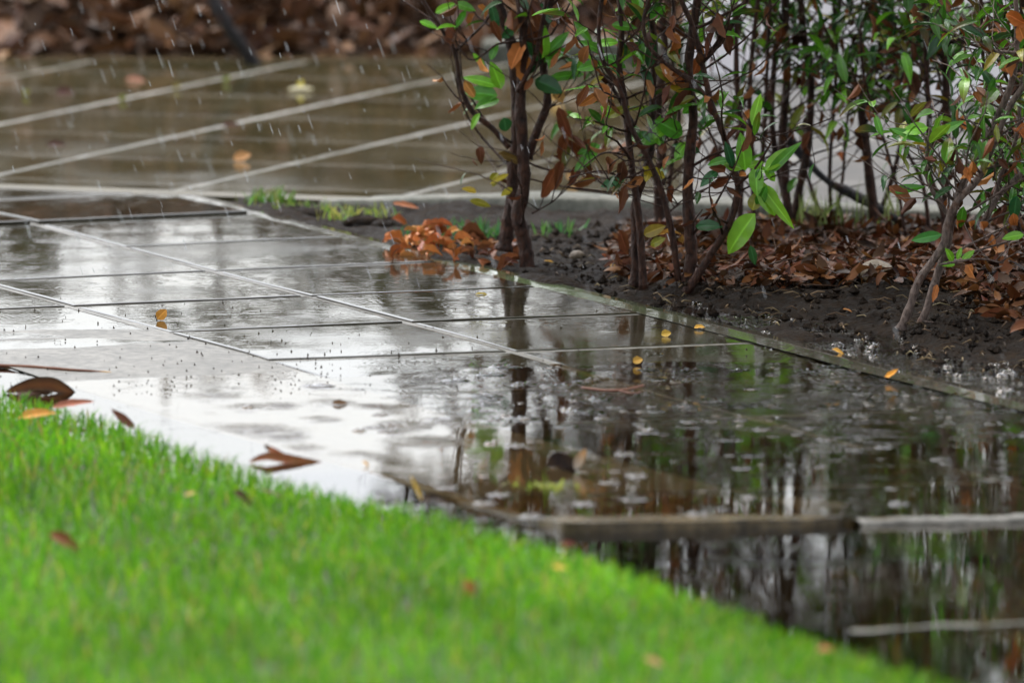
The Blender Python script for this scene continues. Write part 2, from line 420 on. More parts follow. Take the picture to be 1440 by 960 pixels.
water('gutter_water',-5,-.985,-10,9.0,30,190,lambda i,j:.0011-.0086*min(1,max(0,(j-7.3)/.9)),0,lambda i,j,p:.10)

# bed soil
mb=MB(); nx,ny=420,260; g=[]
xs=np.linspace(-2.2,3.2,nx); 
for b in range(ny):
    r=[]
    for a in range(nx):
        x=xs[a]; e0=None
        t=b/(ny-1)
        # between the bed edge (slightly under it) and the kerb
        ye=EA.y+(x-EA.x)*edir.y/edir.x-.20; yk=KA.y+(x-KA.x)*kdir.y/kdir.x+.02
        y=ye+(yk-ye)*t
        if ye>yk: y=yk
        r.append(mb.vert((x,y,soil_h(x,y))))
    g.append(r)
for b in range(ny-1):
    for a in range(nx-1):
        q=(g[b][a],g[b][a+1],g[b+1][a+1],g[b+1][a])
        if abs(mb.v[q[0]][1]-mb.v[q[3]][1])>1e-5 or abs(mb.v[q[1]][1]-mb.v[q[2]][1])>1e-5: mb.face(*q)
tag(mb.build('soil_bed',M['soil']),kind='structure')

# driveway, kerbs, bank
def K(x,off=0,z=0): 
    p=Vector((x,KA.y+(x-KA.x)*kdir.y/kdir.x,z)); return p+Vector((knor.x,knor.y,0))*off
FAR=20.15
mb=MB(); q=[mb.vert(v) for v in (K(-6,-.05,-.06),K(6,-.05,-.06),K(6,-.045,.0055),K(-6,-.045,.0055),K(6,-.03,.012),K(-6,-.03,.012),(6,FAR+.1,.012),(-6,FAR+.1,.012))]
mb.face(q[0],q[1],q[2],q[3]); mb.face(q[3],q[2],q[4],q[5]); mb.face(q[5],q[4],q[6],q[7]); tag(mb.build('driveway',M['drive'],smooth=False),kind='structure')
mb=MB()
for q in range(2):
    pass
xk0=G(470,283).x; n=80; rows=[]
for k in range(n+1):
    x=xk0+(4-xk0)*k/n; r=[]
    for off,z in ((-.075,-.05),(-.072,.022),(-.062,.029),(-.008,.031),(.0,.026),(.002,.0)):
        p=K(x,off,z if z<0 else z*min(1,.25+k/9)); p.z+=.003*noise.noise(Vector((x*8,off*30,0))); p.y+=.006*noise.noise(Vector((x*11,0,z*40))); r.append(mb.vert(p))
    rows.append(r)
for k in range(n):
    for q in range(5): mb.face(rows[k][q],rows[k+1][q],rows[k+1][q+1],rows[k][q+1])
mb.face(*rows[0])
tag(mb.build('driveway_kerb',M['kerb']),'low mossy grey concrete kerb between the shrub bed and driveway','kerb')
o=bpy.data.objects['driveway_kerb']
# far edge kerb with the pale end block
mb=MB()
def box(mb,x0,x1,y0,y1,z0,z1):
    v=[mb.vert((x,y,z)) for z in(z0,z1) for y in(y0,y1) for x in(x0,x1)]
    for f in((0,2,3,1),(4,5,7,6),(0,1,5,4),(2,6,7,3),(0,4,6,2),(1,3,7,5)): mb.face(*[v[q] for q in f])
xb0,xb1=G(678,100).x,G(1010,108).x+.25
box(mb,-7,xb0-.012,FAR,FAR+.12,-.05,.0145)
o=mb.build('far_kerb',M['slab'],smooth=False); tag(o,'flush pale kerb along the far side of the driveway','kerb')
mb=MB(); box(mb,xb0,xb1,FAR-.03,FAR+.12,-.05,.052)
o=mb.build('kerb_block',M['kerb'],smooth=False); bv=o.modifiers.new('b','BEVEL'); bv.width=.008; bv.segments=2
tag(o,'raised pale concrete kerb block beyond the driveway, behind the first shrub','kerb block')
# leaf-mould bank behind
def bank_h(x,y):
    t=max(0,y-FAR-.1); return .005+.42*t*(1 if t<1.0 else 1/t)+.05*noise.noise(Vector((x*3,y*3,2)))*min(1,t*3)+.02*noise.noise(Vector((x*12,y*12,7)))
mb=MB(); g=[]; xs=np.linspace(-8,8,140); ys=np.linspace(FAR+.1,FAR+3.5,50)
for y in ys: g.append([mb.vert((x,y,bank_h(x,y))) for x in xs])
for b in range(len(ys)-1):
    for a in range(len(xs)-1): mb.face(g[b][a],g[b][a+1],g[b+1][a+1],g[b+1][a])
tag(mb.build('leaf_bank',M['litterground']),kind='structure')
# white wall at the right
w0=G(985,106,.012); w1=G(1440,152,.012); wd=(w1-w0).normalized(); wn=Vector((-wd.y,wd.x,0))
if wn.y<0: wn=-wn
mb=MB(); 
def wbox(a,b,off0,off1,z0,z1):
    pts=[w0+wd*a+wn*off0,w0+wd*b+wn*off0,w0+wd*b+wn*off1,w0+wd*a+wn*off1]
    v=[mb.vert((p.x,p.y,z0)) for p in pts]+[mb.vert((p.x,p.y,z1)) for p in pts]
    for f in((0,1,2,3)[::-1],(4,5,6,7),(0,1,5,4),(1,2,6,5),(2,3,7,6),(3,0,4,7)): mb.face(*[v[q] for q in f])
wl=empty('garden_wall',w0); tag(wl,'smooth low white rendered garden wall behind the shrubs at the driveway edge','wall')
wbox(-.05,4.2,0,.14,-.05,.40); mb.build('wall',M['wall'],wl,smooth=False)
mb=MB(); wbox(-.07,4.2,-.018,0-.001,-.05,.016); mb.build('plinth',M['kerb'],wl,smooth=False)
mb=MB(); wbox(-.075,4.22,-.02,.16,.402,.44); mb.build('coping',M['wall'],wl,smooth=False)

# ------------------------------------------------------------------ lawn
LW=[(-420,430),(-200,492),(0,548),(150,590),(300,640),(450,690),(580,715),(700,745),(850,790),(1000,850),(1150,903),(1330,961),(1500,1022),(1700,1090)]
LWg=[G(x,y+13,-.01) for x,y in LW]
LX=np.array([p.x for p in LWg]); LY=np.array([p.y for p in LWg])
order=np.argsort(LX); LX=LX[order]; LY=LY[order]
def ledge(x): return np.interp(x,LX,LY)
def lawn_h(x,y):
    d=np.maximum(0,ledge(x)-y); return -.02+.022*(1-np.exp(-d/.15))+.012*np.sin(x*3.1+1)*np.sin(y*1.7)*np.minimum(1,d)
mb=MB(); g=[]; xs=np.linspace(-4.5,1.9,120)
for t in np.linspace(0,1,70)**1.5:
    r=[]
    for x in xs:
        ye=float(ledge(x))+.03; y=ye-(ye-6)*t; z=float(lawn_h(x,y)); 
        if t==0: z=-.06
        r.append(mb.vert((x,y,z)))
    g.append(r)
for b in range(len(g)-1):
    for a in range(len(xs)-1): mb.face(g[b][a],g[b+1][a],g[b+1][a+1],g[b][a+1])
tag(mb.build('lawn',M['turf']),kind='structure')
def blades(name, P, hgt, wid, cols, lean, kind='stuff', mat=None):
    n=len(P); az=rng.uniform(0,2*np.pi,n); la=rng.uniform(0,2*np.pi,n); le=np.abs(rng.normal(0,lean,n))
    h=hgt*rng.uniform(.55,1.25,n); w=wid*rng.uniform(.7,1.3,n)
    sx,sy=np.cos(az)*w/2,np.sin(az)*w/2; dx,dy=np.cos(la)*le*h,np.sin(la)*le*h
    Vv=np.zeros((n,7,3))
    for k,(t,ws) in enumerate(((0,1),(.4,.95),(.75,.62))):
        cx=P[:,0]+dx*t**1.7; cy=P[:,1]+dy*t**1.7; cz=P[:,2]+h*(t-.15*le*t*t)
        Vv[:,2*k]=np.stack([cx-sx*ws,cy-sy*ws,cz],1); Vv[:,2*k+1]=np.stack([cx+sx*ws,cy+sy*ws,cz],1)
    Vv[:,6]=np.stack([P[:,0]+dx,P[:,1]+dy,P[:,2]+h*(1-.15*le)],1)
    tri=np.array([[0,1,3],[0,3,2],[2,3,5],[2,5,4],[4,5,6]])
    Fc=(tri[None]+7*np.arange(n)[:,None,None]).reshape(-1,3)
    me=bpy.data.meshes.new(name); me.vertices.add(7*n); me.vertices.foreach_set('co',Vv.astype(np.float32).ravel())
    me.loops.add(len(Fc)*3); me.loops.foreach_set('vertex_index',Fc.astype(np.int32).ravel())
    me.polygons.add(len(Fc)); me.polygons.foreach_set('loop_start',np.arange(0,len(Fc)*3,3,dtype=np.int32))
    me.polygons.foreach_set('use_smooth',np.ones(len(Fc),bool)); me.update(calc_edges=True)
    C=np.repeat(cols[:,None,:],7,1); C=np.concatenate([C,np.ones((n,7,1))],2)
    at=me.color_attributes.new('col','FLOAT_COLOR','POINT'); at.data.foreach_set('color',C.astype(np.float32).ravel())
    me.materials.append(mat or M['grass']); o=bpy.data.objects.new(name,me); COL.objects.link(o)
    return o
def pick(n, pal, wts):
    pal=np.array(pal); k=rng.choice(len(pal),n,p=np.array(wts)/sum(wts)); return pal[k]*rng.uniform(.75,1.25,(n,1))
nb=235000
x=rng.uniform(-2.1,1.6,nb); y=rng.uniform(9.6,17.8,nb); e=ledge(x)
dens=np.clip((y-9.6)/2,0.3,1); k=(y<e+.01)&(rng.uniform(0,1,nb)<dens)&(np.abs(x)<y*.09+.45); x,y=x[k],y[k]
P=np.stack([x,y,lawn_h(x,y)],1)
cols=pick(len(P),[(.085,.25,.006),(.13,.31,.008),(.055,.18,.010),(.20,.33,.012),(.33,.27,.07),(.20,.13,.05)],[5,5,3,2,.5,.25])
pat=np.array([noise.noise(Vector((a*4,b*2.0,0))) for a,b in zip(x,y)])
cols*= 1.08*(1+.4*pat)[:,None]; cols[:,0]*=.96
o=blades('grass',P,.029,.0031,cols,.65); tag(o,kind='stuff')

# ------------------------------------------------------------------ grass tufts in the bed
def tuft(px,py,n,spread,h,label,pal=((.07,.19,.02),(.11,.23,.03),(.18,.20,.05)),z=None,lean=.6,stretch=1.0,group=None):
    p=GS(px,py) if z is None else G(px,py,z)
    a=rng.normal(0,spread,n)*stretch; b=rng.normal(0,spread,n)
    P=np.stack([p.x+a,p.y+b,np.full(n,p.z-.004)],1)
    o=blades('grass_tuft',P,h,.0042,pick(n,pal,[1]*len(pal)),lean)
    org=p; me=o.data; me.transform(Matrix.Translation(-org)); o.location=org
    tag(o,label,'grass tuft',group); return o
tuft(378,284,90,.018,.030,'small green grass tuft at the far left end of the kerb',stretch=1.3)
tuft(425,296,60,.022,.022,'mossy low grass tuft growing in the dark joint beside the path',stretch=1.6,pal=((.14,.22,.04),(.25,.28,.06),(.08,.15,.03)))
tuft(500,306,90,.025,.026,'yellowish grass tuft on the dark clod beside the kerb',stretch=1.3,pal=((.22,.28,.05),(.30,.30,.07),(.12,.25,.04)))
tuft(600,340,60,.03,.034,'thin green grass growing just behind the orange leaf heap',stretch=1.1,pal=((.05,.15,.045),(.08,.18,.04)))
tuft(668,338,110,.028,.040,'thick green grass clump at the left foot of the first shrub',stretch=1.2,pal=((.05,.15,.04),(.08,.18,.04),(.04,.12,.04)))
tuft(790,330,30,.02,.03,'sparse grass blades right of the first shrub by the kerb',pal=((.05,.15,.045),(.08,.18,.04)))
tuft(1130,322,40,.05,.075,'tall thin grass stalks in front of the driveway under the dark branch',lean=.35,pal=((.14,.20,.05),(.2,.24,.08)))
tuft(1195,322,40,.05,.08,'wispy tall grass among the leaf litter below the dark branch end',lean=.35,pal=((.14,.20,.05),(.2,.24,.08)))
tuft(762,684,45,.018,.012,'yellow green grass tips poking out of the flood by the dark curled leaf',z=.0,stretch=1.6,lean=1.2,pal=((.24,.34,.05),(.32,.36,.08)))

# ------------------------------------------------------------------ shrubs
GREEN=[(.034,.135,.014),(.052,.18,.014),(.085,.25,.016),(.024,.09,.016),(.018,.072,.022)]
LIME=[(.14,.36,.025),(.20,.42,.03),(.11,.31,.02)]
OLIVE=[(.16,.17,.02),(.25,.22,.02),(.12,.14,.02)]
BROWN=[(.16,.055,.022),(.10,.035,.018),(.22,.085,.03),(.07,.028,.018)]
ORANGE=[(.42,.16,.045),(.5,.21,.06),(.34,.11,.03)]
def vary(c,s=.2):
    q=1+random.uniform(-s,s); return tuple(max(.004,x*q*(1+random.uniform(-.08,.08))) for x in c)
def px_per_m(D): return F/D
class Shrub:
    def __init__(s, base, label, bark='bark', dshift=0):
        b=GS(*base); s.D=b.y+dshift; s.root=empty('shrub',b); tag(s.root,label,'shrub','shrubs in the bed beside the path'); s.bark=bark
        s.g=MB(); s.d=MB(); s.tw=MB(); s.tips=[]; s.stems=[]
    def stem(s, pts, w0, w1, dd=0.0, dd1=None, top=None, grow=True):
        """pts: traced outline of one stem; w: width in photo pixels; dd: how far it stands back from / leans away from the base"""
        if dd1 is None: dd1=dd
        n=len(pts); P=[V(x,y,s.D+dd+(dd1-dd)*k/max(1,n-1)) for k,(x,y) in enumerate(pts)]
        nt=len(P)
        if top:   # carry on growing above the picture
            d=(P[-1]-P[-2]).normalized(); d=(d+Vector((0,0,.5))).normalized()
            while P[-1].z<top:
                d=(d+rv(.14)+Vector((0,0,.1))).normalized(); P.append(P[-1]+d*.10)
        S=smooth_path(P,5); k=len(S); fr=1-(nt-1)/max(1,len(P)-1)
        sc=1/px_per_m(s.D)/2
        wend=w1*(.45 if top else 1)
        rad=[(w0+(wend-w0)*(q/(k-1)))*sc for q in range(k)]
        if len(s.stems)<1 or w0>=11: rad[0]*=1.35; rad[1]*=1.18 if k>1 else 1
        mb=MB(); mb.tube(S,rad,9 if w0>8 else 6)
        mb.build('stem',M[s.bark],s.root); s.stems.append((S,rad)); return S
    def twig(s, p0, d, L, r=.0016, leaves=5, pal=None, dead=.2, size=.065, n=6):
        P=[p0]; d=d.normalized()
        for q in range(n): d=(d+rv(.16)+Vector((0,0,.06))).normalized(); P.append(P[-1]+d*(L/n))
        s.tw.tube(P,[r*(1-.6*q/n) for q in range(n+1)],5,jit=.05)
        for q in range(leaves):
            t=.25+.75*(q+.5)/leaves+random.uniform(-.06,.06); t=min(1,t); k=min(n-1,int(t*n)); b=P[k].lerp(P[k+1],t*n-k)
            dd=(P[k+1]-P[k]).normalized(); az=q*2.4+random.uniform(-.5,.5)
            o=dd.orthogonal().normalized(); sd=Matrix.Rotation(az,3,dd)@o
            ld=(dd*random.uniform(.35,.9)+sd).normalized()
            if t>.95: ld=(dd+sd*.3).normalized()
            s.any_leaf(b,ld,size*random.uniform(.65,1.2),pal,dead)
        return P
    def any_leaf(s,b,ld,L,pal=None,dead=.2):
        up=Vector((0,0,1))+rv(.35)
        if random.random()<dead:
            c=vary(random.choice(BROWN if random.random()<.88 else ORANGE),.3)
            ld=(ld*.5+Vector((0,0,-1))+rv(.3)).normalized()
            s.d.leaf(b,ld,rv(1),L*.8,L*random.uniform(.22,.4),c,random.uniform(-1.8,1.8),random.uniform(.3,1.3),random.uniform(-1.5,1.5),wavy=.12)
        else:
            q=random.random(); c=vary(random.choice(pal or (GREEN if q<.76 else LIME if q<.9 else OLIVE)),.25)
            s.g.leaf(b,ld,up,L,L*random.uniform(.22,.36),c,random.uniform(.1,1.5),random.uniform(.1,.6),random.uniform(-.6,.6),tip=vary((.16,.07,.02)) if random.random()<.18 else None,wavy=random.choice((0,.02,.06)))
    def hero(s, bx,by, tx,ty, w, col, dd=0, kind='g', curl=.4, face=1.0, bow=0.0):
        """a leaf traced from base to tip in the photo; face tilts its blade towards the path"""
        b=V(bx,by,s.D+dd); t=V(tx,ty,s.D+dd+random.uniform(-.02,.02)); L=(t-b).length*1.04
        d=(t-b).normalized(); nr=Vector((0,-face,1.0-.5*face))+rv(.12)
        side=d.cross(nr).normalized()
        d=Matrix.Rotation(curl*.45,3,side)@d
        mb=s.g if kind=='g' else s.d
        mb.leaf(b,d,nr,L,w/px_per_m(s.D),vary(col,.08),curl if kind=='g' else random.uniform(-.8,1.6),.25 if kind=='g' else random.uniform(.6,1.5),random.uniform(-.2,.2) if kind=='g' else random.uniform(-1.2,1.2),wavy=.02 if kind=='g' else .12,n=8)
    def canopy(s, n, z0, zmax, spread=.22, dead=.12, size=.07, leaves=6):
        """leafy crown above the stems"""
        for _ in range(n):
            S,rad=random.choice(s.stems); c=[q for q in range(len(S)) if z0<S[q].z<zmax]
            if not c: continue
            q=random.choice(c); az=random.uniform(0,2*math.pi)
            d=Vector((math.cos(az),math.sin(az),random.uniform(.1,.9)))
            s.twig(S[q],d,random.uniform(.5,1.3)*spread,max(.0011,min(.0025,rad[q]*.4)),leaves,None,dead,size)
    def bare(s,n):
        s.canopy(n,.06,.44,.20,.6,.042,1)
    def done(s):
        s.bare(34)
        if s.tw.v: s.tw.build('twigs',M[s.bark],s.root)
        if s.g.v: s.g.build('foliage',M['leaf'],s.root)
        if s.d.v: s.d.build('dead_leaves',M['dead'],s.root)

LG,MG,DG=(.17,.42,.03),(.07,.25,.02),(.02,.10,.03); OR=(.45,.17,.045); BR=(.15,.05,.022); OL=(.22,.22,.02); YL=(.45,.34,.03)
# 1 — the twin-trunked shrub at the path's edge
a=Shrub((741,380),'twin trunked dark shrub standing alone beside the heap of orange leaves')
a.stem([(742,382),(739,350),(732,320),(728,300),(737,262),(735,210),(732,140),(738,70),(732,0),(728,-60)],22,13,top=1.15)
a.stem([(708,352),(714,318),(720,285),(722,240),(727,180),(725,120),(718,60),(706,20),(690,-30)],22,9,.07,.06,top=1.1)
a.stem([(716,208),(692,180),(664,157),(648,122),(640,75),(622,42),(600,10),(580,-30)],9,6,.03,top=.95)
a.stem([(740,222),(756,182),(770,142),(764,95),(766,45),(780,-40)],14,9,.03,top=1.1)
a.stem([(640,72),(662,52),(690,20),(705,-30)],5,3,.03); a.stem([(727,130),(752,80),(765,20),(772,-30)],7,5,-.02,top=.9)
a.stem([(735,225),(775,240),(830,242),(872,246)],4,2,.01); a.stem([(738,250),(790,262),(850,272),(885,276)],3,2,.03); a.stem([(748,300),(775,285),(792,270)],3,1.5,0)
a.stem([(732,60),(700,62),(665,85),(642,62)],4,2,0); a.stem([(700,235),(718,225)],3,2); a.stem([(765,160),(800,130),(835,108)],3,2,0)
for h in [(762,85,766,38,20,LG),(764,82,800,45,16,MG),(765,88,802,68,18,MG),(760,86,742,60,16,DG),(762,84,735,108,14,DG),(705,125,690,88,20,LG),(703,122,650,108,16,LG),(700,135,655,130,26,MG),(702,140,668,152,20,MG),
          (752,112,790,130,28,DG),(770,112,822,104,15,MG),(708,165,712,185,20,DG),(675,160,662,182,12,LG),(665,75,682,95,9,LG),(590,30,615,40,10,LG),(690,85,700,60,12,MG),(705,55,730,38,14,DG),
          (655,15,640,40,10,MG),(700,250,692,262,9,OL),(690,255,700,243,12,OL),(760,5,780,40,14,DG),(612,18,640,5,12,LG),(640,5,668,15,14,MG),(806,30,835,65,12,MG),(690,5,700,45,14,DG)]: a.hero(*h)
for h in [(735,60,718,95,22,OR),(738,75,742,118,26,OR),(745,30,752,75,14,BR),(738,10,728,50,14,BR),(742,50,730,85,12,BR),(752,40,762,80,12,BR),(748,5,760,45,14,BR),(785,150,803,200,18,BR),(795,185,790,230,16,BR),(782,235,762,280,18,(.25,.09,.035)),(790,225,783,268,14,BR),
          (778,130,790,145,18,(.5,.28,.1)),(815,230,800,260,14,BR),(845,250,805,262,14,(.2,.08,.03)),(830,195,815,225,20,BR),(700,215,730,232,14,(.14,.10,.03)),(790,195,835,232,14,BR),(690,30,705,60,12,BR),(672,8,690,25,12,OR)]: a.hero(*h,0,'d')
for h in [(840,215,808,240,18,MG),(845,205,812,216,16,MG),(800,205,792,236,12,(.1,.1,.02)),(660,282,690,290,12,OL),(670,270,650,265,10,YL),(720,265,705,275,10,YL),(715,245,690,258,8,YL)]: a.hero(*h)
a.canopy(125,.47,1.15,.22,.15); a.canopy(12,.30,.42,.12,.35,.05,4); a.done()
# 2
b=Shrub((903,408),'slim dark shrub of several upright stems just left of the forked one')
b.stem([(905,408),(900,325),(893,268),(886,215),(878,140),(870,90),(874,40),(866,-40)],12,8,top=1.1)
b.stem([(892,402),(894,340),(893,290),(908,240),(916,200),(918,130),(920,60),(912,0),(905,-40)],13,12,.02,top=1.15)
b.stem([(954,395),(945,328),(930,268),(912,225),(886,176),(872,126),(848,86),(842,40),(850,-40)],10,6,-.02,top=1.0)
b.stem([(870,210),(895,205),(935,200),(960,185)],4,2,.01); b.stem([(912,235),(880,250),(845,240),(800,250)],4,2,-.01); b.stem([(890,275),(840,268),(790,262)],3,1.5)
b.stem([(900,190),(865,130),(850,105),(838,115)],6,4,.02); b.stem([(945,60),(948,20),(940,-40)],5,5,.05,top=1.0); b.stem([(888,220),(850,215),(820,235)],4,2,0)
for h in [(925,200,885,192,24,MG),(960,190,922,170,28,MG),(965,200,950,225,18,LG),(928,205,920,175,14,LG),(985,215,945,203,16,DG),(940,180,920,195,10,LG),(935,110,970,130,22,YL),(920,95,965,120,26,OL),(850,75,815,58,16,MG),(848,90,812,98,18,MG),(865,165,845,150,16,LG),(850,80,880,95,16,MG),
          (870,60,835,62,14,LG),(905,25,885,5,14,OL),(915,30,935,8,16,MG),(905,60,890,95,14,MG),(860,35,895,40,14,MG),(900,65,912,30,12,DG),(885,65,862,95,14,OL),(905,75,895,95,12,LG),(880,250,845,262,16,DG),(935,250,905,235,16,YL),(915,235,908,255,13,YL),(985,140,960,160,16,MG),(855,165,885,150,14,OL),
          (905,330,935,318,18,(.28,.2,.03)),(915,345,935,335,14,OL)]: b.hero(*h)
for h in [(930,100,985,125,24,(.3,.09,.025)),(975,105,985,80,18,(.28,.08,.02)),(940,120,970,100,16,(.28,.09,.03)),(975,60,990,75,14,OR),(880,260,870,300,14,BR),(905,250,880,262,14,(.35,.15,.05)),(945,260,940,290,12,BR),(870,322,880,355,16,BR),(920,332,960,322,10,(.5,.25,.05)),(960,330,955,352,10,(.4,.2,.05)),(855,220,850,250,14,BR)]: b.hero(*h,0,'d')
b.canopy(125,.47,1.15,.22,.12); b.canopy(22,.25,.42,.15,.3,.055,5); b.done()
# 3
c=Shrub((961,414),'forked dark shrub with one straight and one curved stem at the waterline')
c.stem([(960,416),(972,365),(970,325),(967,270),(970,215),(975,160),(968,100),(975,40),(985,-40)],19,12,.0,top=1.15)
c.stem([(964,412),(1000,357),(1025,315),(1038,268),(1030,232),(1014,180),(1000,145),(987,87),(975,40),(958,0),(950,-40)],12,8,-.04,top=1.1)
c.stem([(988,85),(1010,62),(1032,30),(1052,-5),(1065,-40)],10,7,-.04,top=1.1); c.stem([(972,40),(990,36),(1020,20),(1045,5)],6,4,-.03)
c.stem([(1000,142),(975,118),(940,92),(912,65),(905,30),(915,-10)],8,5,-.05,top=.95); c.stem([(1038,270),(1070,255),(1110,240)],3,2,-.04); c.stem([(968,285),(1000,262),(1040,255)],3,1.5,0); c.stem([(942,298),(965,278),(1010,258)],3,2,.03)
c.stem([(1034,262),(1055,245),(1070,225),(1085,200)],5,3,-.05)
LH=(.20,.44,.03)
for h in [(1062,300,1024,356,34,LH),(1070,260,1090,302,30,LH),(1062,250,1115,320,18,LH),(1075,240,1118,208,22,LH),(1048,240,1042,188,24,LG),(1080,245,1125,200,16,MG),(1060,240,1085,240,12,LG),(1065,290,1078,262,16,MG),(1055,345,1062,372,12,DG),(978,318,1015,318,18,DG),(1075,235,1090,255,14,LG),(1062,235,1065,275,22,LG),(1058,296,1066,270,20,OL),
          (1025,225,995,232,14,MG),(1010,240,985,262,16,DG),(1030,235,1020,200,14,DG),(1045,238,1015,228,16,LG),(1050,235,1075,228,12,LG)]: c.hero(*h,-.05)
for h in [(1030,250,1000,262,14,BR),(1050,248,1035,245,12,OR),(1020,240,1000,235,12,BR)]: c.hero(*h,-.05,'d')
c.canopy(125,.47,1.15,.22,.12); c.canopy(18,.22,.42,.14,.25,.055,5); c.done()
# 4..: row behind, and 9 the pale-stemmed one
spec=[((928,322),'dark shrub stem rising behind the slim shrub close to the kerb',[([(928,322),(926,270),(930,215),(925,150),(935,80),(930,0),(935,-40)],15,10),([(935,310),(945,230),(955,160),(945,80),(950,-40)],7,5)],.16,6),
 ((1042,335),'thin paired shrub stems behind the bright lime leaves',[([(1040,335),(1042,260),(1043,190),(1036,120),(1035,40),(1030,-40)],9,8),([(1060,330),(1058,220),(1054,150),(1058,70),(1070,-40)],8,6),([(1052,330),(1068,250),(1075,180),(1080,60),(1085,-40)],7,6)],.10,16),
 ((1106,330),'upright shrub with a cluster of thick dark stems left of the fallen branch',[([(1105,330),(1107,290),(1100,200),(1107,100),(1103,0),(1100,-40)],14,11),([(1112,332),(1125,260),(1137,200),(1140,110),(1130,50),(1122,-40)],13,11),([(1118,330),(1095,240),(1085,160),(1090,60),(1085,-40)],10,8),([(1140,110),(1160,70),(1178,20),(1185,-40)],9,6),([(1128,60),(1112,20),(1100,-40)],9,6),([(1160,318),(1140,262),(1128,222)],7,5)],.06,46),
 ((1170,326),'slender shrub stem rising just behind the middle of the fallen branch',[([(1170,328),(1167,233),(1177,83),(1172,0),(1175,-40)],6,5),([(1172,328),(1185,250),(1190,180),(1205,90),(1215,-40)],5,4)],.1,22),
 ((1226,322),'shrub with a smooth thick stem bending above the fallen branch tip',[([(1228,322),(1227,285),(1217,200),(1213,140),(1237,80),(1247,0),(1250,-40)],15,12),([(1216,150),(1240,120),(1262,85),(1253,0),(1250,-40)],8,6),([(1228,315),(1255,250),(1280,123),(1267,83),(1255,20),(1250,-40)],8,7)],.02,50),
 ((1308,345),'shrub with straight reddish stems just behind the pale forked one',[([(1327,345),(1326,300),(1305,233),(1307,167),(1303,100),(1300,0),(1298,-40)],9,8),([(1332,340),(1330,270),(1331,180),(1330,100),(1322,20),(1320,-40)],14,11),([(1295,395),(1283,370),(1272,322),(1265,277),(1255,240),(1235,170),(1215,110),(1210,40)],6,4),([(1308,345),(1298,260),(1270,200),(1262,130),(1290,60),(1300,-40)],6,5)],.0,60)]
for base,label,stems,dsh,nl in spec:
    s=Shrub(base,label,dshift=0)
    for k,(pts,w0,w1) in enumerate(stems): s.stem(pts,w0,w1,.03*k,top=random.uniform(1.0,1.2) if pts[-1][1]<0 else None)
    s.canopy(115,.60,1.3,.22,.12); s.canopy(int(nl*.72),.16,.42,.17,.17,.055,6); s.done()
d=Shrub((1280,462),'pale barked shrub with two leaning trunks rooted in the dark soil','palebark')
d.stem([(1266,464),(1280,430),(1292,395),(1325,347),(1332,315),(1345,285),(1375,252),(1392,215),(1420,150),(1446,112),(1475,60),(1490,0)],13,8,top=1.05)
d.stem([(1292,462),(1305,430),(1320,380),(1332,345),(1340,300),(1352,262),(1372,225),(1395,180),(1425,107),(1430,40),(1425,-40)],13,8,.03,top=1.15)
d.stem([(1335,305),(1312,270),(1302,238),(1308,180)],7,4,.02); d.stem([(1382,315),(1405,275),(1440,240),(1470,200),(1500,150)],9,7,.05,top=.9); d.stem([(1384,312),(1397,282),(1410,240),(1430,190),(1436,120),(1450,40)],7,5,.06,top=1.0)
d.stem([(1322,372),(1375,364),(1410,370)],4,2.5,-.02); d.stem([(1325,455),(1300,452)],3,3)
d.stem([(1440,75),(1400,72),(1380,62)],6,4,.0)
for h in [(1325,330,1282,338,16,(.05,.22,.03)),(1340,368,1330,350,12,LG),(1343,372,1322,372,9,LG),(1352,368,1370,352,10,LG),(1346,365,1352,348,8,LG),(1310,195,1355,170,16,MG),(1305,180,1268,185,20,LG),(1300,200,1252,180,14,MG),(1440,330,1410,335,14,LG),(1430,275,1425,310,18,DG),(1355,290,1350,320,14,MG),(1250,270,1300,262,14,MG)]: d.hero(*h)
for h in [(1345,310,1355,322,18,OR),(1362,312,1372,325,18,OR),(1378,312,1388,325,16,OR),(1425,300,1428,322,16,OR),(1360,372,1372,395,14,OR),(1408,85,1420,110,24,OR),(1415,20,1445,35,20,(.4,.12,.03)),(1430,180,1440,200,24,(.4,.13,.04)),(1432,35,1440,60,18,OR),(1250,262,1280,290,18,(.25,.11,.05)),(1318,400,1312,425,9,(.4,.12,.03))]: d.hero(*h,0,'d')
d.canopy(125,.49,1.15,.24,.12); d.canopy(50,.20,.42,.17,.2,.052,6); d.done()
e_=Shrub((1452,385),'dense twiggy shrub at the picture edge right of the pale leaning trunks')
e_.stem([(1452,385),(1448,300),(1440,230),(1430,150),(1440,60),(1436,-40)],13,10,top=1.15); e_.stem([(1455,380),(1480,300),(1490,200),(1500,100),(1510,-40)],13,10,top=1.15); e_.stem([(1450,380),(1425,290),(1405,200),(1385,110),(1380,20),(1375,-40)],7,5,.04,top=1.0)
e_.stem([(1430,150),(1400,80),(1360,60)],5,3,.02)
e_.canopy(120,.49,1.15,.24,.12); e_.canopy(56,.12,.42,.17,.2,.052,6); e_.done()

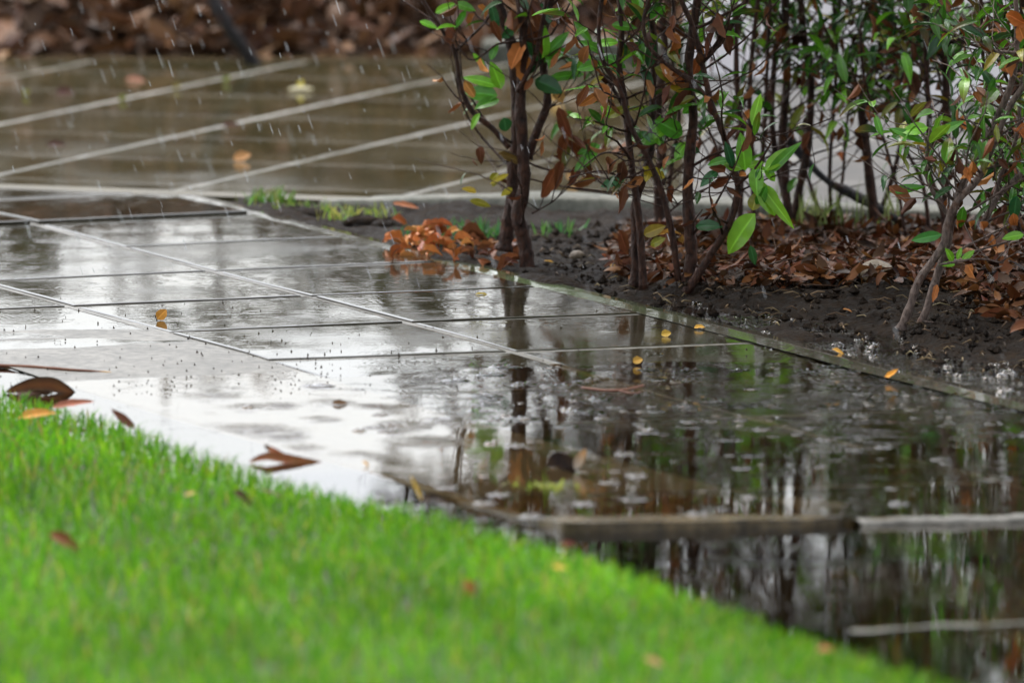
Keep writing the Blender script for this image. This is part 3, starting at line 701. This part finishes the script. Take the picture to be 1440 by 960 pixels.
# ------------------------------------------------------------------ fallen branch, stick, stone
mb=MB(); D=GS(1260,318).y
P=smooth_path([V(1105,190,D+.02),V(1127,217,D+.02),V(1160,252,D),V(1193,270,D),V(1237,293,D-.02),V(1275,318,D-.03)],6)
mb.tube(P,[(7.5+2*math.sin(q*.4))/px_per_m(D)*.85 for q in range(len(P))],9)
tag(mb.build('fallen_branch',M['blackbark'],origin=GS(1260,318)),'thick blackish branch lying slanted across the shrub stems above the leaf litter','branch')
mb=MB(); P=smooth_path([V(283,-40,20.0),V(303,5,20.0),V(320,38,20.02),V(343,70,20.06),V(364,100,20.1)],6)
mb.tube(P,[.014]*len(P),8); tag(mb.build('leaning_stick',M['blackbark'],origin=G(366,103,.02)),'thin black stick leaning down the brown bank to the driveway edge','stick')
def rock(px,py,r,label,sq=(1,1,.7)):
    p=GS(px,py); mb=MB(); rings_=[]
    for a in range(9):
        th=math.pi*a/8; ring=[]
        for b2 in range(14):
            ph=2*math.pi*b2/14; v=Vector((math.sin(th)*math.cos(ph)*sq[0],math.sin(th)*math.sin(ph)*sq[1],math.cos(th)*sq[2]))*r
            v*=1+.22*noise.noise(v*60+p*9); ring.append(mb.vert(p+v+Vector((0,0,r*.3))))
        rings_.append(ring)
    for a in range(8):
        for b2 in range(14): mb.face(rings_[a][b2],rings_[a+1][b2],rings_[a+1][(b2+1)%14],rings_[a][(b2+1)%14])
    tag(mb.build('stone',M['stone'],origin=p),label,'stone')
rock(1232,392,.030,'rounded brown stone half buried in leaf litter left of the pale trunks')
rock(812,364,.013,'small tan pebble on bare dark soil right of the twin trunks')

# ------------------------------------------------------------------ leaf litter (nobody could count it)
def inpoly(x,y,poly):
    c=False; n=len(poly)
    for k in range(n):
        x1,y1=poly[k]; x2,y2=poly[k-1]
        if (y1>y)!=(y2>y) and x<(x2-x1)*(y-y1)/(y2-y1)+x1: c=not c
    return c
LPOLY=[(870,326),(1000,318),(1760,330),(1760,560),(1500,500),(1440,462),(1400,452),(1370,425),(1310,400),(1230,402),(1120,408),(1000,404),(960,398),(930,402),(880,398),(850,380)]
mb=MB(); cnt=0
while cnt<8000:
    x,y=random.uniform(840,1760),random.uniform(316,560)
    if not inpoly(x,y,LPOLY): continue
    p=GS(x,y)
    if kside(p)>-.09: continue
    cnt+=1; p.z+=random.uniform(0,.022)*min(1,(1+eside(p))*.8)
    c=vary(random.choice([(.062,.019,.008),(.028,.009,.005),(.09,.030,.012),(.014,.006,.004),(.17,.07,.024),(.042,.019,.009),(.08,.022,.010)]),.35)
    az=random.uniform(0,2*math.pi); d_=Vector((math.cos(az),math.sin(az),random.uniform(-.35,.5)))
    L=random.uniform(.012,.046); mb.leaf(p,d_,Vector((0,0,1))+rv(.42),L,L*random.uniform(.3,.5),c,random.uniform(-1.2,1.8),random.uniform(-.2,.8),random.uniform(-.8,.8),wavy=.08,n=5)
for _ in range(160):
    x,y=random.uniform(860,1600),random.uniform(330,460)
    if not inpoly(x,y,LPOLY): continue
    p=GS(x,y)+Vector((0,0,random.uniform(.008,.026))); az=random.uniform(0,6.28); d_=Vector((math.cos(az),math.sin(az),random.uniform(-.1,.2))); L=random.uniform(.04,.14)
    mb.tube([p,p+d_*L*.5+rv(.004),p+d_*L],[.0014,.0012,.0006],4,vary((.05,.028,.018),.4))
tag(mb.build('leaf_litter',M['dead']),kind='stuff')
mb=MB()
for _ in range(5200):
    x=random.uniform(-3.2,2.6); t=abs(random.gauss(0,.45)); y=FAR+.10+t
    if x>.45 and y>19.9 and random.random()<.8: continue
    p=Vector((x,y,bank_h(x,y)+random.uniform(0,.03)))
    c=vary(random.choice([(.08,.036,.019),(.04,.018,.011),(.13,.065,.034),(.03,.014,.009),(.20,.11,.06),(.06,.027,.014)]),.35)
    az=random.uniform(0,2*math.pi); L=random.uniform(.05,.12)
    mb.leaf(p,Vector((math.cos(az),math.sin(az),random.uniform(-.4,.6))),Vector((0,0,1))+rv(.6),L,L*random.uniform(.2,.45),c,random.uniform(-1.2,1.8),random.uniform(-.2,.8),random.uniform(-.8,.8),n=4)
tag(mb.build('bank_leaves',M['dead']),kind='stuff')
# soil crumbs and straw on the bed
mb=MB()
for _ in range(900):
    x,y=random.uniform(760,1600),random.uniform(335,560)
    p=GS(x,y)
    if eside(p)<.06 or kside(p)>-.09: continue
    az=random.uniform(0,6.28); d_=Vector((math.cos(az),math.sin(az),random.uniform(-.1,.2))); L=random.uniform(.008,.04)
    c=vary(random.choice([(.03,.02,.012),(.09,.06,.035),(.2,.15,.08)]),.3)
    mb.tube([p+Vector((0,0,.002)),p+d_*L*.5+Vector((0,0,.006)),p+d_*L+Vector((0,0,.001))],[.0012,.0013,.0006],4,c)
tag(mb.build('bed_debris',M['dead']),kind='stuff')
mb=MB()
for _ in range(7000):
    x,y=random.uniform(735,1650),random.uniform(318,570); p=GS(x,y); e=eside(p)
    if e<.0 or kside(p)>-.085 or (e<.1 and random.random()<.6): continue
    rr=random.choice((.0015,.0025,.0025,.004,.007))*random.uniform(.6,1.3); vs=[]
    for k in range(6):
        v=Vector(((1,0,0),(-1,0,0),(0,1,0),(0,-1,0),(0,0,1),(0,0,-1))[k])*rr*random.uniform(.6,1.3); vs.append(mb.vert(p+v+Vector((0,0,rr*.3))))
    for f in ((0,2,4),(2,1,4),(1,3,4),(3,0,4),(2,0,5),(1,2,5),(3,1,5),(0,3,5)): mb.face(*[vs[q] for q in f])
tag(mb.build('soil_crumbs',M['soil'],smooth=False),kind='stuff')
# dark specks on the wet slabs
mb=MB()
for _ in range(300):
    x,y=(random.uniform(-150,480),random.uniform(420,548)) if random.random()<.7 else (random.uniform(300,1050),random.uniform(430,545))
    p=G(x,y,.0075); r=random.uniform(.0008,.0022); c=vary((.02,.013,.008),.4)
    vs=[mb.vert(p+Vector((math.cos(q*2.1)*r*random.uniform(.7,1.4),math.sin(q*2.1)*r*1.4,-.001)),c) for q in range(3)]; t_=mb.vert(p+Vector((0,0,r*1.6)),c)
    for q in range(3): mb.face(vs[q],vs[(q+1)%3],t_)
tag(mb.build('grit',M['dead'],smooth=False),kind='stuff')

# ------------------------------------------------------------------ single fallen leaves
def fallen(px,py,tx,ty,w,col,label,z=.008,curl=.6,lift=0.0,fold=.4,tip=None,name='fallen_leaf',cat='leaf',group=None,soil=False,twist=0,wavy=.05,nr=None):
    p=G(px,py,z) if not soil else GS(px,py)+Vector((0,0,.006)); D=p.y
    q=V(tx,ty,D) if lift else G(tx,ty,p.z)
    d_=q-p
    if d_.length>.16: d_=d_.normalized()*.16
    L=max(.012,d_.length)
    mb=MB(); mb.leaf(p,d_,nr or Vector((0,-.25,1)),L,w/px_per_m(D),vary(col,.05),curl,fold,twist,tip,n=8,wavy=wavy)
    o=mb.build(name,M['dead'],origin=p); tag(o,label,cat,group); return o
YO=(.55,.30,.05)
fallen(221,449,234,434,16,(.55,.24,.04),'bright orange leaf standing on a wet slab in the mid left of path',.009,lift=1,fold=.2,nr=Vector((0,-1,.3)))
fallen(930,471,944,466,12,YO,'small golden leaf on the path, directly below the pointed yellow one',.008,lift=1,nr=Vector((0,-1,.6)))
fallen(976,461,992,456,9,YO,'pointed thin yellow leaf on the path straight below the forked shrub',.008,lift=1,nr=Vector((0,-.6,1)))
fallen(890,509,904,503,12,(.55,.27,.05),'curled amber leaf near the edge of the flooded path slabs',.006,lift=1,nr=Vector((0,-1,.5)))
fallen(1170,491,1190,495,10,YO,'yellow leaf at the muddy water edge between path and soil',.01,lift=1,nr=Vector((0,-.5,1)))
fallen(1244,530,1268,526,12,(.6,.28,.03),'bright orange leaf with its tip raised on the right grey edging',.008,lift=1,curl=-.9,nr=Vector((0,-.7,1)))
fallen(668,414,690,410,9,(.3,.24,.05),'dull yellow leaf lying on a joint near the twin trunked shrub',.008,lift=1)
fallen(765,372,783,366,6,YO,'thin yellow leaf on bare soil right of the twin trunks',soil=True,lift=1)
fallen(845,362,870,372,16,(.42,.12,.04),'red orange leaf lying on the soil left of the slim shrub',soil=True,lift=1)
fallen(858,380,864,372,9,(.55,.32,.1),'little tan leaf beside the red orange one on the soil',soil=True,lift=1)
fallen(1185,440,1202,436,7,(.4,.15,.04),'small orange leaf on black soil left of the pale trunks',soil=True,lift=1)
fallen(594,705,578,667,6,(.6,.38,.08),'yellow leaf stalk standing upright where lawn meets raised slab',.002,curl=.2,lift=1,nr=Vector((.3,-1,.2)))
fallen(808,660,826,631,15,(.36,.28,.25),'pale upturned leaf half with orange tip on the brown flood water',.004,curl=-.3,lift=1,tip=(.6,.28,.06),nr=Vector((-.4,-1,.2)))
fallen(467,566,490,563,7,(.14,.07,.03),'small brown leaf at the upper edge of white glare',.004,lift=1,nr=Vector((0,-1,.6)))
fallen(518,656,514,650,8,(.5,.3,.06),'tiny yellow leaf scrap in the glare left of the raised slab',.0,lift=1)
def traced(pts,w,col,label,z,tilt=.6,fold=.35,tip=None,edge=None):
    b=G(*pts[0],z); S=smooth_path([V(x,y,b.y+.004*k) for k,(x,y) in enumerate(pts)],5); mb=MB(); n=len(S); rows=[]
    wm=w/px_per_m(b.y)
    for k,p in enumerate(S):
        t=k/(n-1); hw=wm*.5*max(0,math.sin(math.pi*t))**.6; sd=Vector((0,1,tilt)).normalized(); c=vary(col,.12) if tip is None or t<.72 else tip
        up=Vector((0,-tilt,1)).normalized(); cm=edge or c
        if k in(0,n-1): rows.append([mb.vert(p,c)]*3)
        else: rows.append([mb.vert(p-sd*hw+up*hw*fold,c),mb.vert(p,cm),mb.vert(p+sd*hw+up*hw*fold*random.uniform(.6,1.3),c)])
    for k in range(n-1):
        a,b2=rows[k],rows[k+1]
        for q in (0,1):
            f=[a[q],a[q+1],b2[q+1],b2[q]]; f=[x for m_,x in enumerate(f) if x not in f[:m_]]
            if len(f)>2: mb.face(*f)
    o=mb.build('fallen_leaf',M['dead'],origin=b); tag(o,label,'leaf'); return o
traced([(8,551),(40,542),(70,541),(92,548),(112,560)],22,(.012,.007,.005),'large arched black leaf with orange midrib by the lawn',.003,2.4,edge=(.13,.045,.012))
traced([(22,553),(50,556),(70,558),(88,562)],18,(.045,.02,.014),'dark leaf lying just beneath the large arched black leaf',.002)
traced([(350,649),(375,642),(400,645),(428,649),(458,652)],15,(.22,.08,.03),'long brown leaf floating in the white glare by the lawn',.003,1.6)
traced([(412,647),(395,640),(380,633),(371,626)],13,(.26,.09,.04),'upturned brown leaf tip standing beside the long floating leaf',.0035,1.0,tip=(.06,.03,.02))
traced([(588,710),(600,702),(616,703),(634,711)],15,(.014,.008,.006),'black rotten leaf at the rear end of the raised slab edge',.002,.8)
traced([(767,655),(778,647),(795,650),(806,655),(816,662)],26,(.010,.006,.005),'black curled leaf floating on the brown flood water',.004,3.0)
fallen(70,574,132,557,14,(.30,.10,.07),'reddish pink pointed leaf at the grass edge',.012,curl=.3,lift=1,nr=Vector((0,-.8,1)))
fallen(25,588,78,572,18,(.5,.24,.05),'orange brown leaf resting on top of the grass',.018,curl=.4,lift=1,nr=Vector((0,-.8,1)))
fallen(190,602,154,575,13,(.16,.06,.04),'dark leaf with its point sticking up at the grass edge',.006,curl=-.3,lift=1,nr=Vector((0,-1,.4)))
fallen(327,690,366,708,18,(.06,.03,.024),'dark brown curled leaf nested in the lawn near the glare',.032,curl=.9,lift=1,nr=Vector((0,-.8,1)))
fallen(365,688,408,698,9,(.11,.05,.035),'thin brown leaf in the lawn right of the dark curled one',.026,curl=.3,lift=1)
fallen(68,750,118,768,24,(.17,.06,.02),'blurred dark brown leaf on the open lawn at left',.034,curl=.5,lift=1,nr=Vector((0,-.8,1)))
fallen(655,815,670,842,18,(.42,.17,.06),'blurred orange leaf standing in the foreground lawn',.036,lift=1,nr=Vector((0,-1,.5)))
fallen(778,797,800,795,12,(.6,.42,.05),'yellow leaf on the lawn edge below the raised slab',.03,lift=1,nr=Vector((0,-.8,1)))
fallen(785,766,815,760,14,(.12,.035,.025),'dark red leaf in the water under the slab corner',-.008,lift=1,nr=Vector((0,-.8,1)))
fallen(905,925,940,930,14,(.45,.25,.1),'tan leaf deep in the foreground lawn at bottom',.036,lift=1,nr=Vector((0,-.8,1)))
fallen(1150,912,1172,908,12,(.4,.15,.06),'red brown leaf near the right tip of the lawn',.034,lift=1,nr=Vector((0,-.8,1)))
fallen(260,697,275,688,8,(.5,.34,.14),'small straw coloured leaf in the upper lawn',.032,lift=1,nr=Vector((0,-.8,1)))
# driveway
fallen(405,126,442,122,10,(.6,.56,.42),'pale cream fallen flower petal spread on the far driveway',.016,curl=.2,lift=1,nr=Vector((0,-.4,1)))
fallen(420,124,425,112,9,(.62,.55,.06),'yellow leaf standing on the cream petal on the driveway',.018,lift=1,nr=Vector((0,-1,.3)))
fallen(328,224,353,214,16,(.5,.27,.12),'light orange leaf alone on the middle of the driveway',.016,lift=1,nr=Vector((0,-1,.5)))
fallen(176,112,208,108,12,(.34,.18,.12),'flat pinkish brown leaf near the far kerb',.016,lift=1,nr=Vector((0,-.8,1)))
for x,y,l,cc in ((36,130,'round lime leaf at far left of the driveway',(.20,.20,.05)),(172,137,'lime scrap beside a dark crumb on the driveway',(.18,.18,.04)),(248,121,'lime leaf in the middle of the far driveway edge',(.20,.18,.05)),(318,111,'lime leaf closest to the foot of the leaning stick',(.22,.24,.08))):
    fallen(x-5,y+3,x+6,y-4,9,cc,l,.016,lift=1,nr=Vector((0,-1,.3)))
for x,y,l,w in ((80,201,'black crumpled leaf on the left driveway slabs',16),(92,128,'wide dark red leaf lying in the far left driveway',20),(324,173,'small dark leaf on a pale driveway joint',12)):
    fallen(x-14,y+4,x+14,y-3,w,(.05,.022,.018),l,.016,lift=1,nr=Vector((0,-.7,1)))
fallen(552,286,590,290,12,(.35,.13,.06),'rusty leaf lying along the kerb top at the white joint end',.034,curl=.2,lift=1,nr=Vector((0,-.6,1)))
fallen(775,140,792,126,20,(.62,.36,.12),'pale orange leaf on the driveway behind the first shrub',.016,lift=1,nr=Vector((0,-1,.3)))
fallen(798,252,812,240,18,(.6,.33,.15),'pinkish orange leaf on the driveway seen past the first shrub trunk',.016,lift=1,nr=Vector((0,-1,.3)))
# palm strip, twigs
mb=MB(); z=.0045
P=smooth_path([G(-40,513,z),G(40,516,z),G(100,520,z),G(157,524,z-.003)],5)
mb.tube(P,[.0034*(1-.55*(q/(len(P)-1))**2) for q in range(len(P))],7,(.13,.05,.03))
for q in range(len(mb.c)-14,len(mb.c)): mb.c[q]=(.5,.28,.06,1)
tag(mb.build('palm_strip',M['dead'],origin=G(80,518,0)),'long flat reddish brown palm strip lying across the left slabs','palm strip')
mb=MB()
P=smooth_path([G(818,545,.006),G(850,549,.006),G(880,548,.008),G(905,542,.006)],5); mb.tube(P,[.0022]*len(P),5,(.14,.06,.04))
P=smooth_path([G(868,549,.007),G(890,553,.007),G(900,551,.006)],4); mb.tube(P,[.0016]*len(P),5,(.14,.06,.04))
tag(mb.build('twig',M['dead'],origin=G(860,547,0)),'thin forked reddish twig lying at the edge of the flooded slabs','twig')
# orange heap: every leaf an object of its own
for k in range(95):
    t=random.random(); x=555+165*t+random.gauss(0,6); y=352+16*t+random.gauss(0,9)
    p=GS(x,y); top=max(0,1-abs(t-.25)*1.3); p.z=max(p.z,.004)+random.uniform(.002,.030*top+.004)
    c=vary(random.choice([(.48,.17,.05),(.40,.12,.035),(.55,.24,.08),(.30,.09,.03)] if t<.55 else [(.16,.06,.03),(.30,.12,.05),(.10,.04,.025)]),.15)
    az=random.gauss(.15,.9)+random.choice((0,math.pi)); L=random.uniform(.022,.047)
    mb=MB(); mb.leaf(p,Vector((math.cos(az),math.sin(az)*.8,random.uniform(-.1,.6))),Vector((0,-.5,1))+rv(.6),L,L*random.uniform(.3,.5),c,random.uniform(.6,2.8),random.uniform(.8,2.2),random.uniform(-1.2,1.2),wavy=.12,n=9)
    tag(mb.build('fallen_leaf',M['dead'],origin=p),'curled wet leaf of the orange brown heap left of the twin trunks','leaf','heap of curled fallen leaves')
# dark clods under the tufts
mb=MB()
for px,py,rx in ((420,300,.05),(510,312,.035),(545,318,.03)):
    p=GS(px,py); rr=[]
    for a in range(7):
        th=math.pi*.5*a/6; rr.append([mb.vert(p+Vector((math.cos(th)*math.cos(2*math.pi*q/18)*rx*(1+.3*noise.noise(Vector((q,a,px)))),math.cos(th)*math.sin(2*math.pi*q/18)*rx*.7,math.sin(th)*.014*(1+.4*noise.noise(Vector((q*.7,a,py)))) -.002))) for q in range(18)])
    for a in range(6):
        for q in range(18): mb.face(rr[a][q],rr[a][(q+1)%18],rr[a+1][(q+1)%18],rr[a+1][q])
tag(mb.build('soil_clods',M['soil']),kind='structure')

# ------------------------------------------------------------------ hedge and trees beyond (seen in the reflections)
def hedge(name,x0,x1,y0,hfun,n,label,pal,cat='hedge'):
    rt=empty(name,((x0+x1)/2,y0,.25)); tag(rt,label,cat)
    g=MB(); tw=MB()
    for k in range(int((x1-x0)*7)):
        x=random.uniform(x0,x1); P=[Vector((x,y0+random.gauss(0,.18),.2))]; hh_=hfun(x)*random.uniform(.7,1.15)
        while P[-1].z<hh_: P.append(P[-1]+Vector((random.gauss(0,.035),random.gauss(0,.035),.12)))
        if len(P)>2: tw.tube(P,[.012*(1-.7*q/len(P)) for q in range(len(P))],5)
    for _ in range(n):
        x=random.uniform(x0,x1); h=hfun(x); z=h*random.random()**.8; 
        if noise.noise(Vector((x*5,z*6,y0)))<-.10 and z>.42: continue
        p=Vector((x,y0+random.gauss(0,.22),z)); L=random.uniform(.05,.11)
        g.leaf(p,Vector((random.gauss(0,1),random.gauss(0,1),random.uniform(-.6,.4))),Vector((0,0,1))+rv(.6),L,L*.42,vary(random.choice(pal),.35),random.uniform(0,1),.2,n=3)
    tw.build('stems',M['bark'],rt); g.build('foliage',M['leaf'],rt)
HP=[(.020,.028,.008),(.032,.034,.011),(.042,.028,.013),(.014,.022,.006),(.055,.036,.016)]
HG=[(.022,.030,.004),(.036,.036,.006),(.038,.026,.007),(.016,.023,.003),(.050,.038,.009)]
hedge('hedge',-3.0,-.25,FAR+1.35,lambda x:.725+.17*noise.noise(Vector((x*2.2,0,0)))+.10*noise.noise(Vector((x*7,1,0))),4200,'brown green twiggy hedge on the leaf bank beyond the driveway',HG)
hedge('tall_hedge',-.25,2.6,FAR+1.5,lambda x:1.75+.25*noise.noise(Vector((x*2.2,5,0)))+.15*noise.noise(Vector((x*7,1,0))),14000,'taller olive green hedge behind the white wall and shrubs',HP)

# green leaves and a blue stake at the foot of the bank
def sprig(px,py,D,n,label):
    p=V(px,py,D); g=MB(); rt=empty('seedling',(p.x,p.y,bank_h(p.x,p.y))); tag(rt,label,'seedling')
    s_=MB(); s_.tube([rt.location.copy(),p],[.003,.002],5); s_.build('stem',M['bark'],rt)
    for k in range(n):
        az=k*2.4; g.leaf(p+rv(.008),Vector((math.cos(az),math.sin(az)*.6,random.uniform(-.5,.6))),Vector((0,-.6,1)),random.uniform(.04,.075),.026,vary((.06,.22,.05),.2),.6,.2)
    g.build('foliage',M['leaf'],rt)
sprig(462,4,20.75,9,'green leafy seedling on the brown bank at the picture top')
sprig(602,50,20.6,6,'small dark green seedling on the bank left of the first shrub')
m=N('blue_paint'); m.set('Base Color',(.05,.13,.22)); m.set('Roughness',.4); M['blue']=m.m
mb=MB(); p=V(553,70,20.5); mb.tube([p+Vector((0,0,-.04)),p+Vector((0,0,.03)),p+Vector((.001,0,.038))],[.006,.006,.001],6); tag(mb.build('garden_stake',M['blue'],origin=p),'short blue garden stake in the brown bank','stake')

# ------------------------------------------------------------------ rain and splashes
mb=MB()
for k in range(720):
    D=random.uniform(13.0,20.0) if k<640 else random.uniform(12,20)
    if random.random()<.6: px,py=random.gauss(330,300),random.uniform(-60,420)
    else: px,py=random.uniform(-200,1640),random.uniform(-60,640)
    p=V(px,py,D)
    if p.z<.02: continue
    dr=Vector((.34+random.gauss(0,.03),random.gauss(0,.08),-1)).normalized(); L=random.choice((.005,.010,.016,.024))*random.uniform(.7,1.3); r=random.uniform(.0003,.0009)
    mb.tube([p-dr*L*.5,p-dr*L*.2,p+dr*L*.3,p+dr*L*.5],[r*.25,r,r,r*.3],5,jit=0)
tag(mb.build('rain',M['drop']),kind='stuff')
mb=MB()
def hump(p,rr,h):
    n=14; prof=((1,0),(.72,.55),(.5,1),(.28,.45),(.12,.7),(0,.85)); rows=[]; ph=random.uniform(0,6)
    for t,hz in prof:
        rows.append([mb.vert(p+Vector((math.cos(2*math.pi*q/n)*rr*t,math.sin(2*math.pi*q/n)*rr*t,max(0,h*hz*(1+.5*math.sin(q*1.9+ph)*(t>.2)))+(-.0008 if t==1 else 0))),(.6,.6,.6)) for q in range(n)])
    for k in range(len(rows)-1):
        for q in range(n): mb.face(rows[k][q],rows[k][(q+1)%n],rows[k+1][(q+1)%n],rows[k+1][q])
for px,py in ((505,606),(712,584),(797,576),(912,605),(738,590),(348,573),(690,624)): hump(G(px,py,.0012),.012,.0026)
for _ in range(1300):
    q=random.random()
    if q<.45: px,py=random.uniform(430,1640),random.gauss(570,26)
    elif q<.6: px,py=random.uniform(480,1640),random.uniform(560,728)
    else: px,py=random.uniform(880,1640),random.gauss(478,30)
    if px<620 and random.random()<.75: continue
    p=G(px,py,.0012)
    if py>728 or soil_h(p.x,p.y)>.006: continue
    edge=eside(p)>0
    if not edge and random.random()<.65: continue
    if edge:
        if random.random()<.35: continue
        rr=random.choice((.004,.006,.009,.012))*random.uniform(.7,1.3); hump(p,rr,rr*random.uniform(.08,.34))
    else: rr=random.choice((.006,.010,.016,.024))*random.uniform(.7,1.3); hump(p,rr,min(.0022,rr*random.uniform(.05,.16)))
tag(mb.build('rain_splashes',M['water']),kind='stuff')
# ------------------------------------------------------------------ light, sky, camera
w=bpy.data.worlds.new('World'); SC.world=w; w.use_nodes=True; t=w.node_tree
bg=t.nodes['Background']; sky=t.nodes.new('ShaderNodeTexSky'); sky.sky_type='NISHITA'; sky.sun_disc=False
sky.sun_elevation=R(58); sky.sun_rotation=R(-40); sky.air_density=1.0; sky.dust_density=4.0; sky.ozone_density=1
hs=t.nodes.new('ShaderNodeHueSaturation'); hs.inputs['Saturation'].default_value=.3
t.links.new(sky.outputs[0],hs.inputs['Color']); t.links.new(hs.outputs[0],bg.inputs['Color']); bg.inputs['Strength'].default_value=.15
L=bpy.data.lights.new('sun','SUN'); L.energy=.8; L.angle=R(35); L.color=(1,.98,.95)
so=bpy.data.objects.new('sun',L); COL.objects.link(so); so.rotation_euler=(R(32),0,R(-40+180)); so.location=(0,0,8)
cam=bpy.data.cameras.new('camera'); co=bpy.data.objects.new('camera',cam); COL.objects.link(co); SC.camera=co
co.location=(0,0,H); co.rotation_euler=(math.pi/2-PITCH,0,0)
cam.sensor_width=36; cam.lens=F*36/1440; cam.clip_start=.1; cam.clip_end=1500
cam.dof.use_dof=True; cam.dof.focus_distance=15.4; cam.dof.aperture_fstop=5.6; cam.dof.aperture_blades=9
SC.view_settings.view_transform='Standard'; SC.view_settings.look='None'; SC.view_settings.gamma=1; SC.view_settings.exposure=1.42
SC.cycles.use_denoising=True; SC.cycles.max_bounces=8; SC.cycles.transparent_max_bounces=12; SC.cycles.caustics_reflective=False; SC.cycles.caustics_refractive=False
SC.cycles.sample_clamp_indirect=6
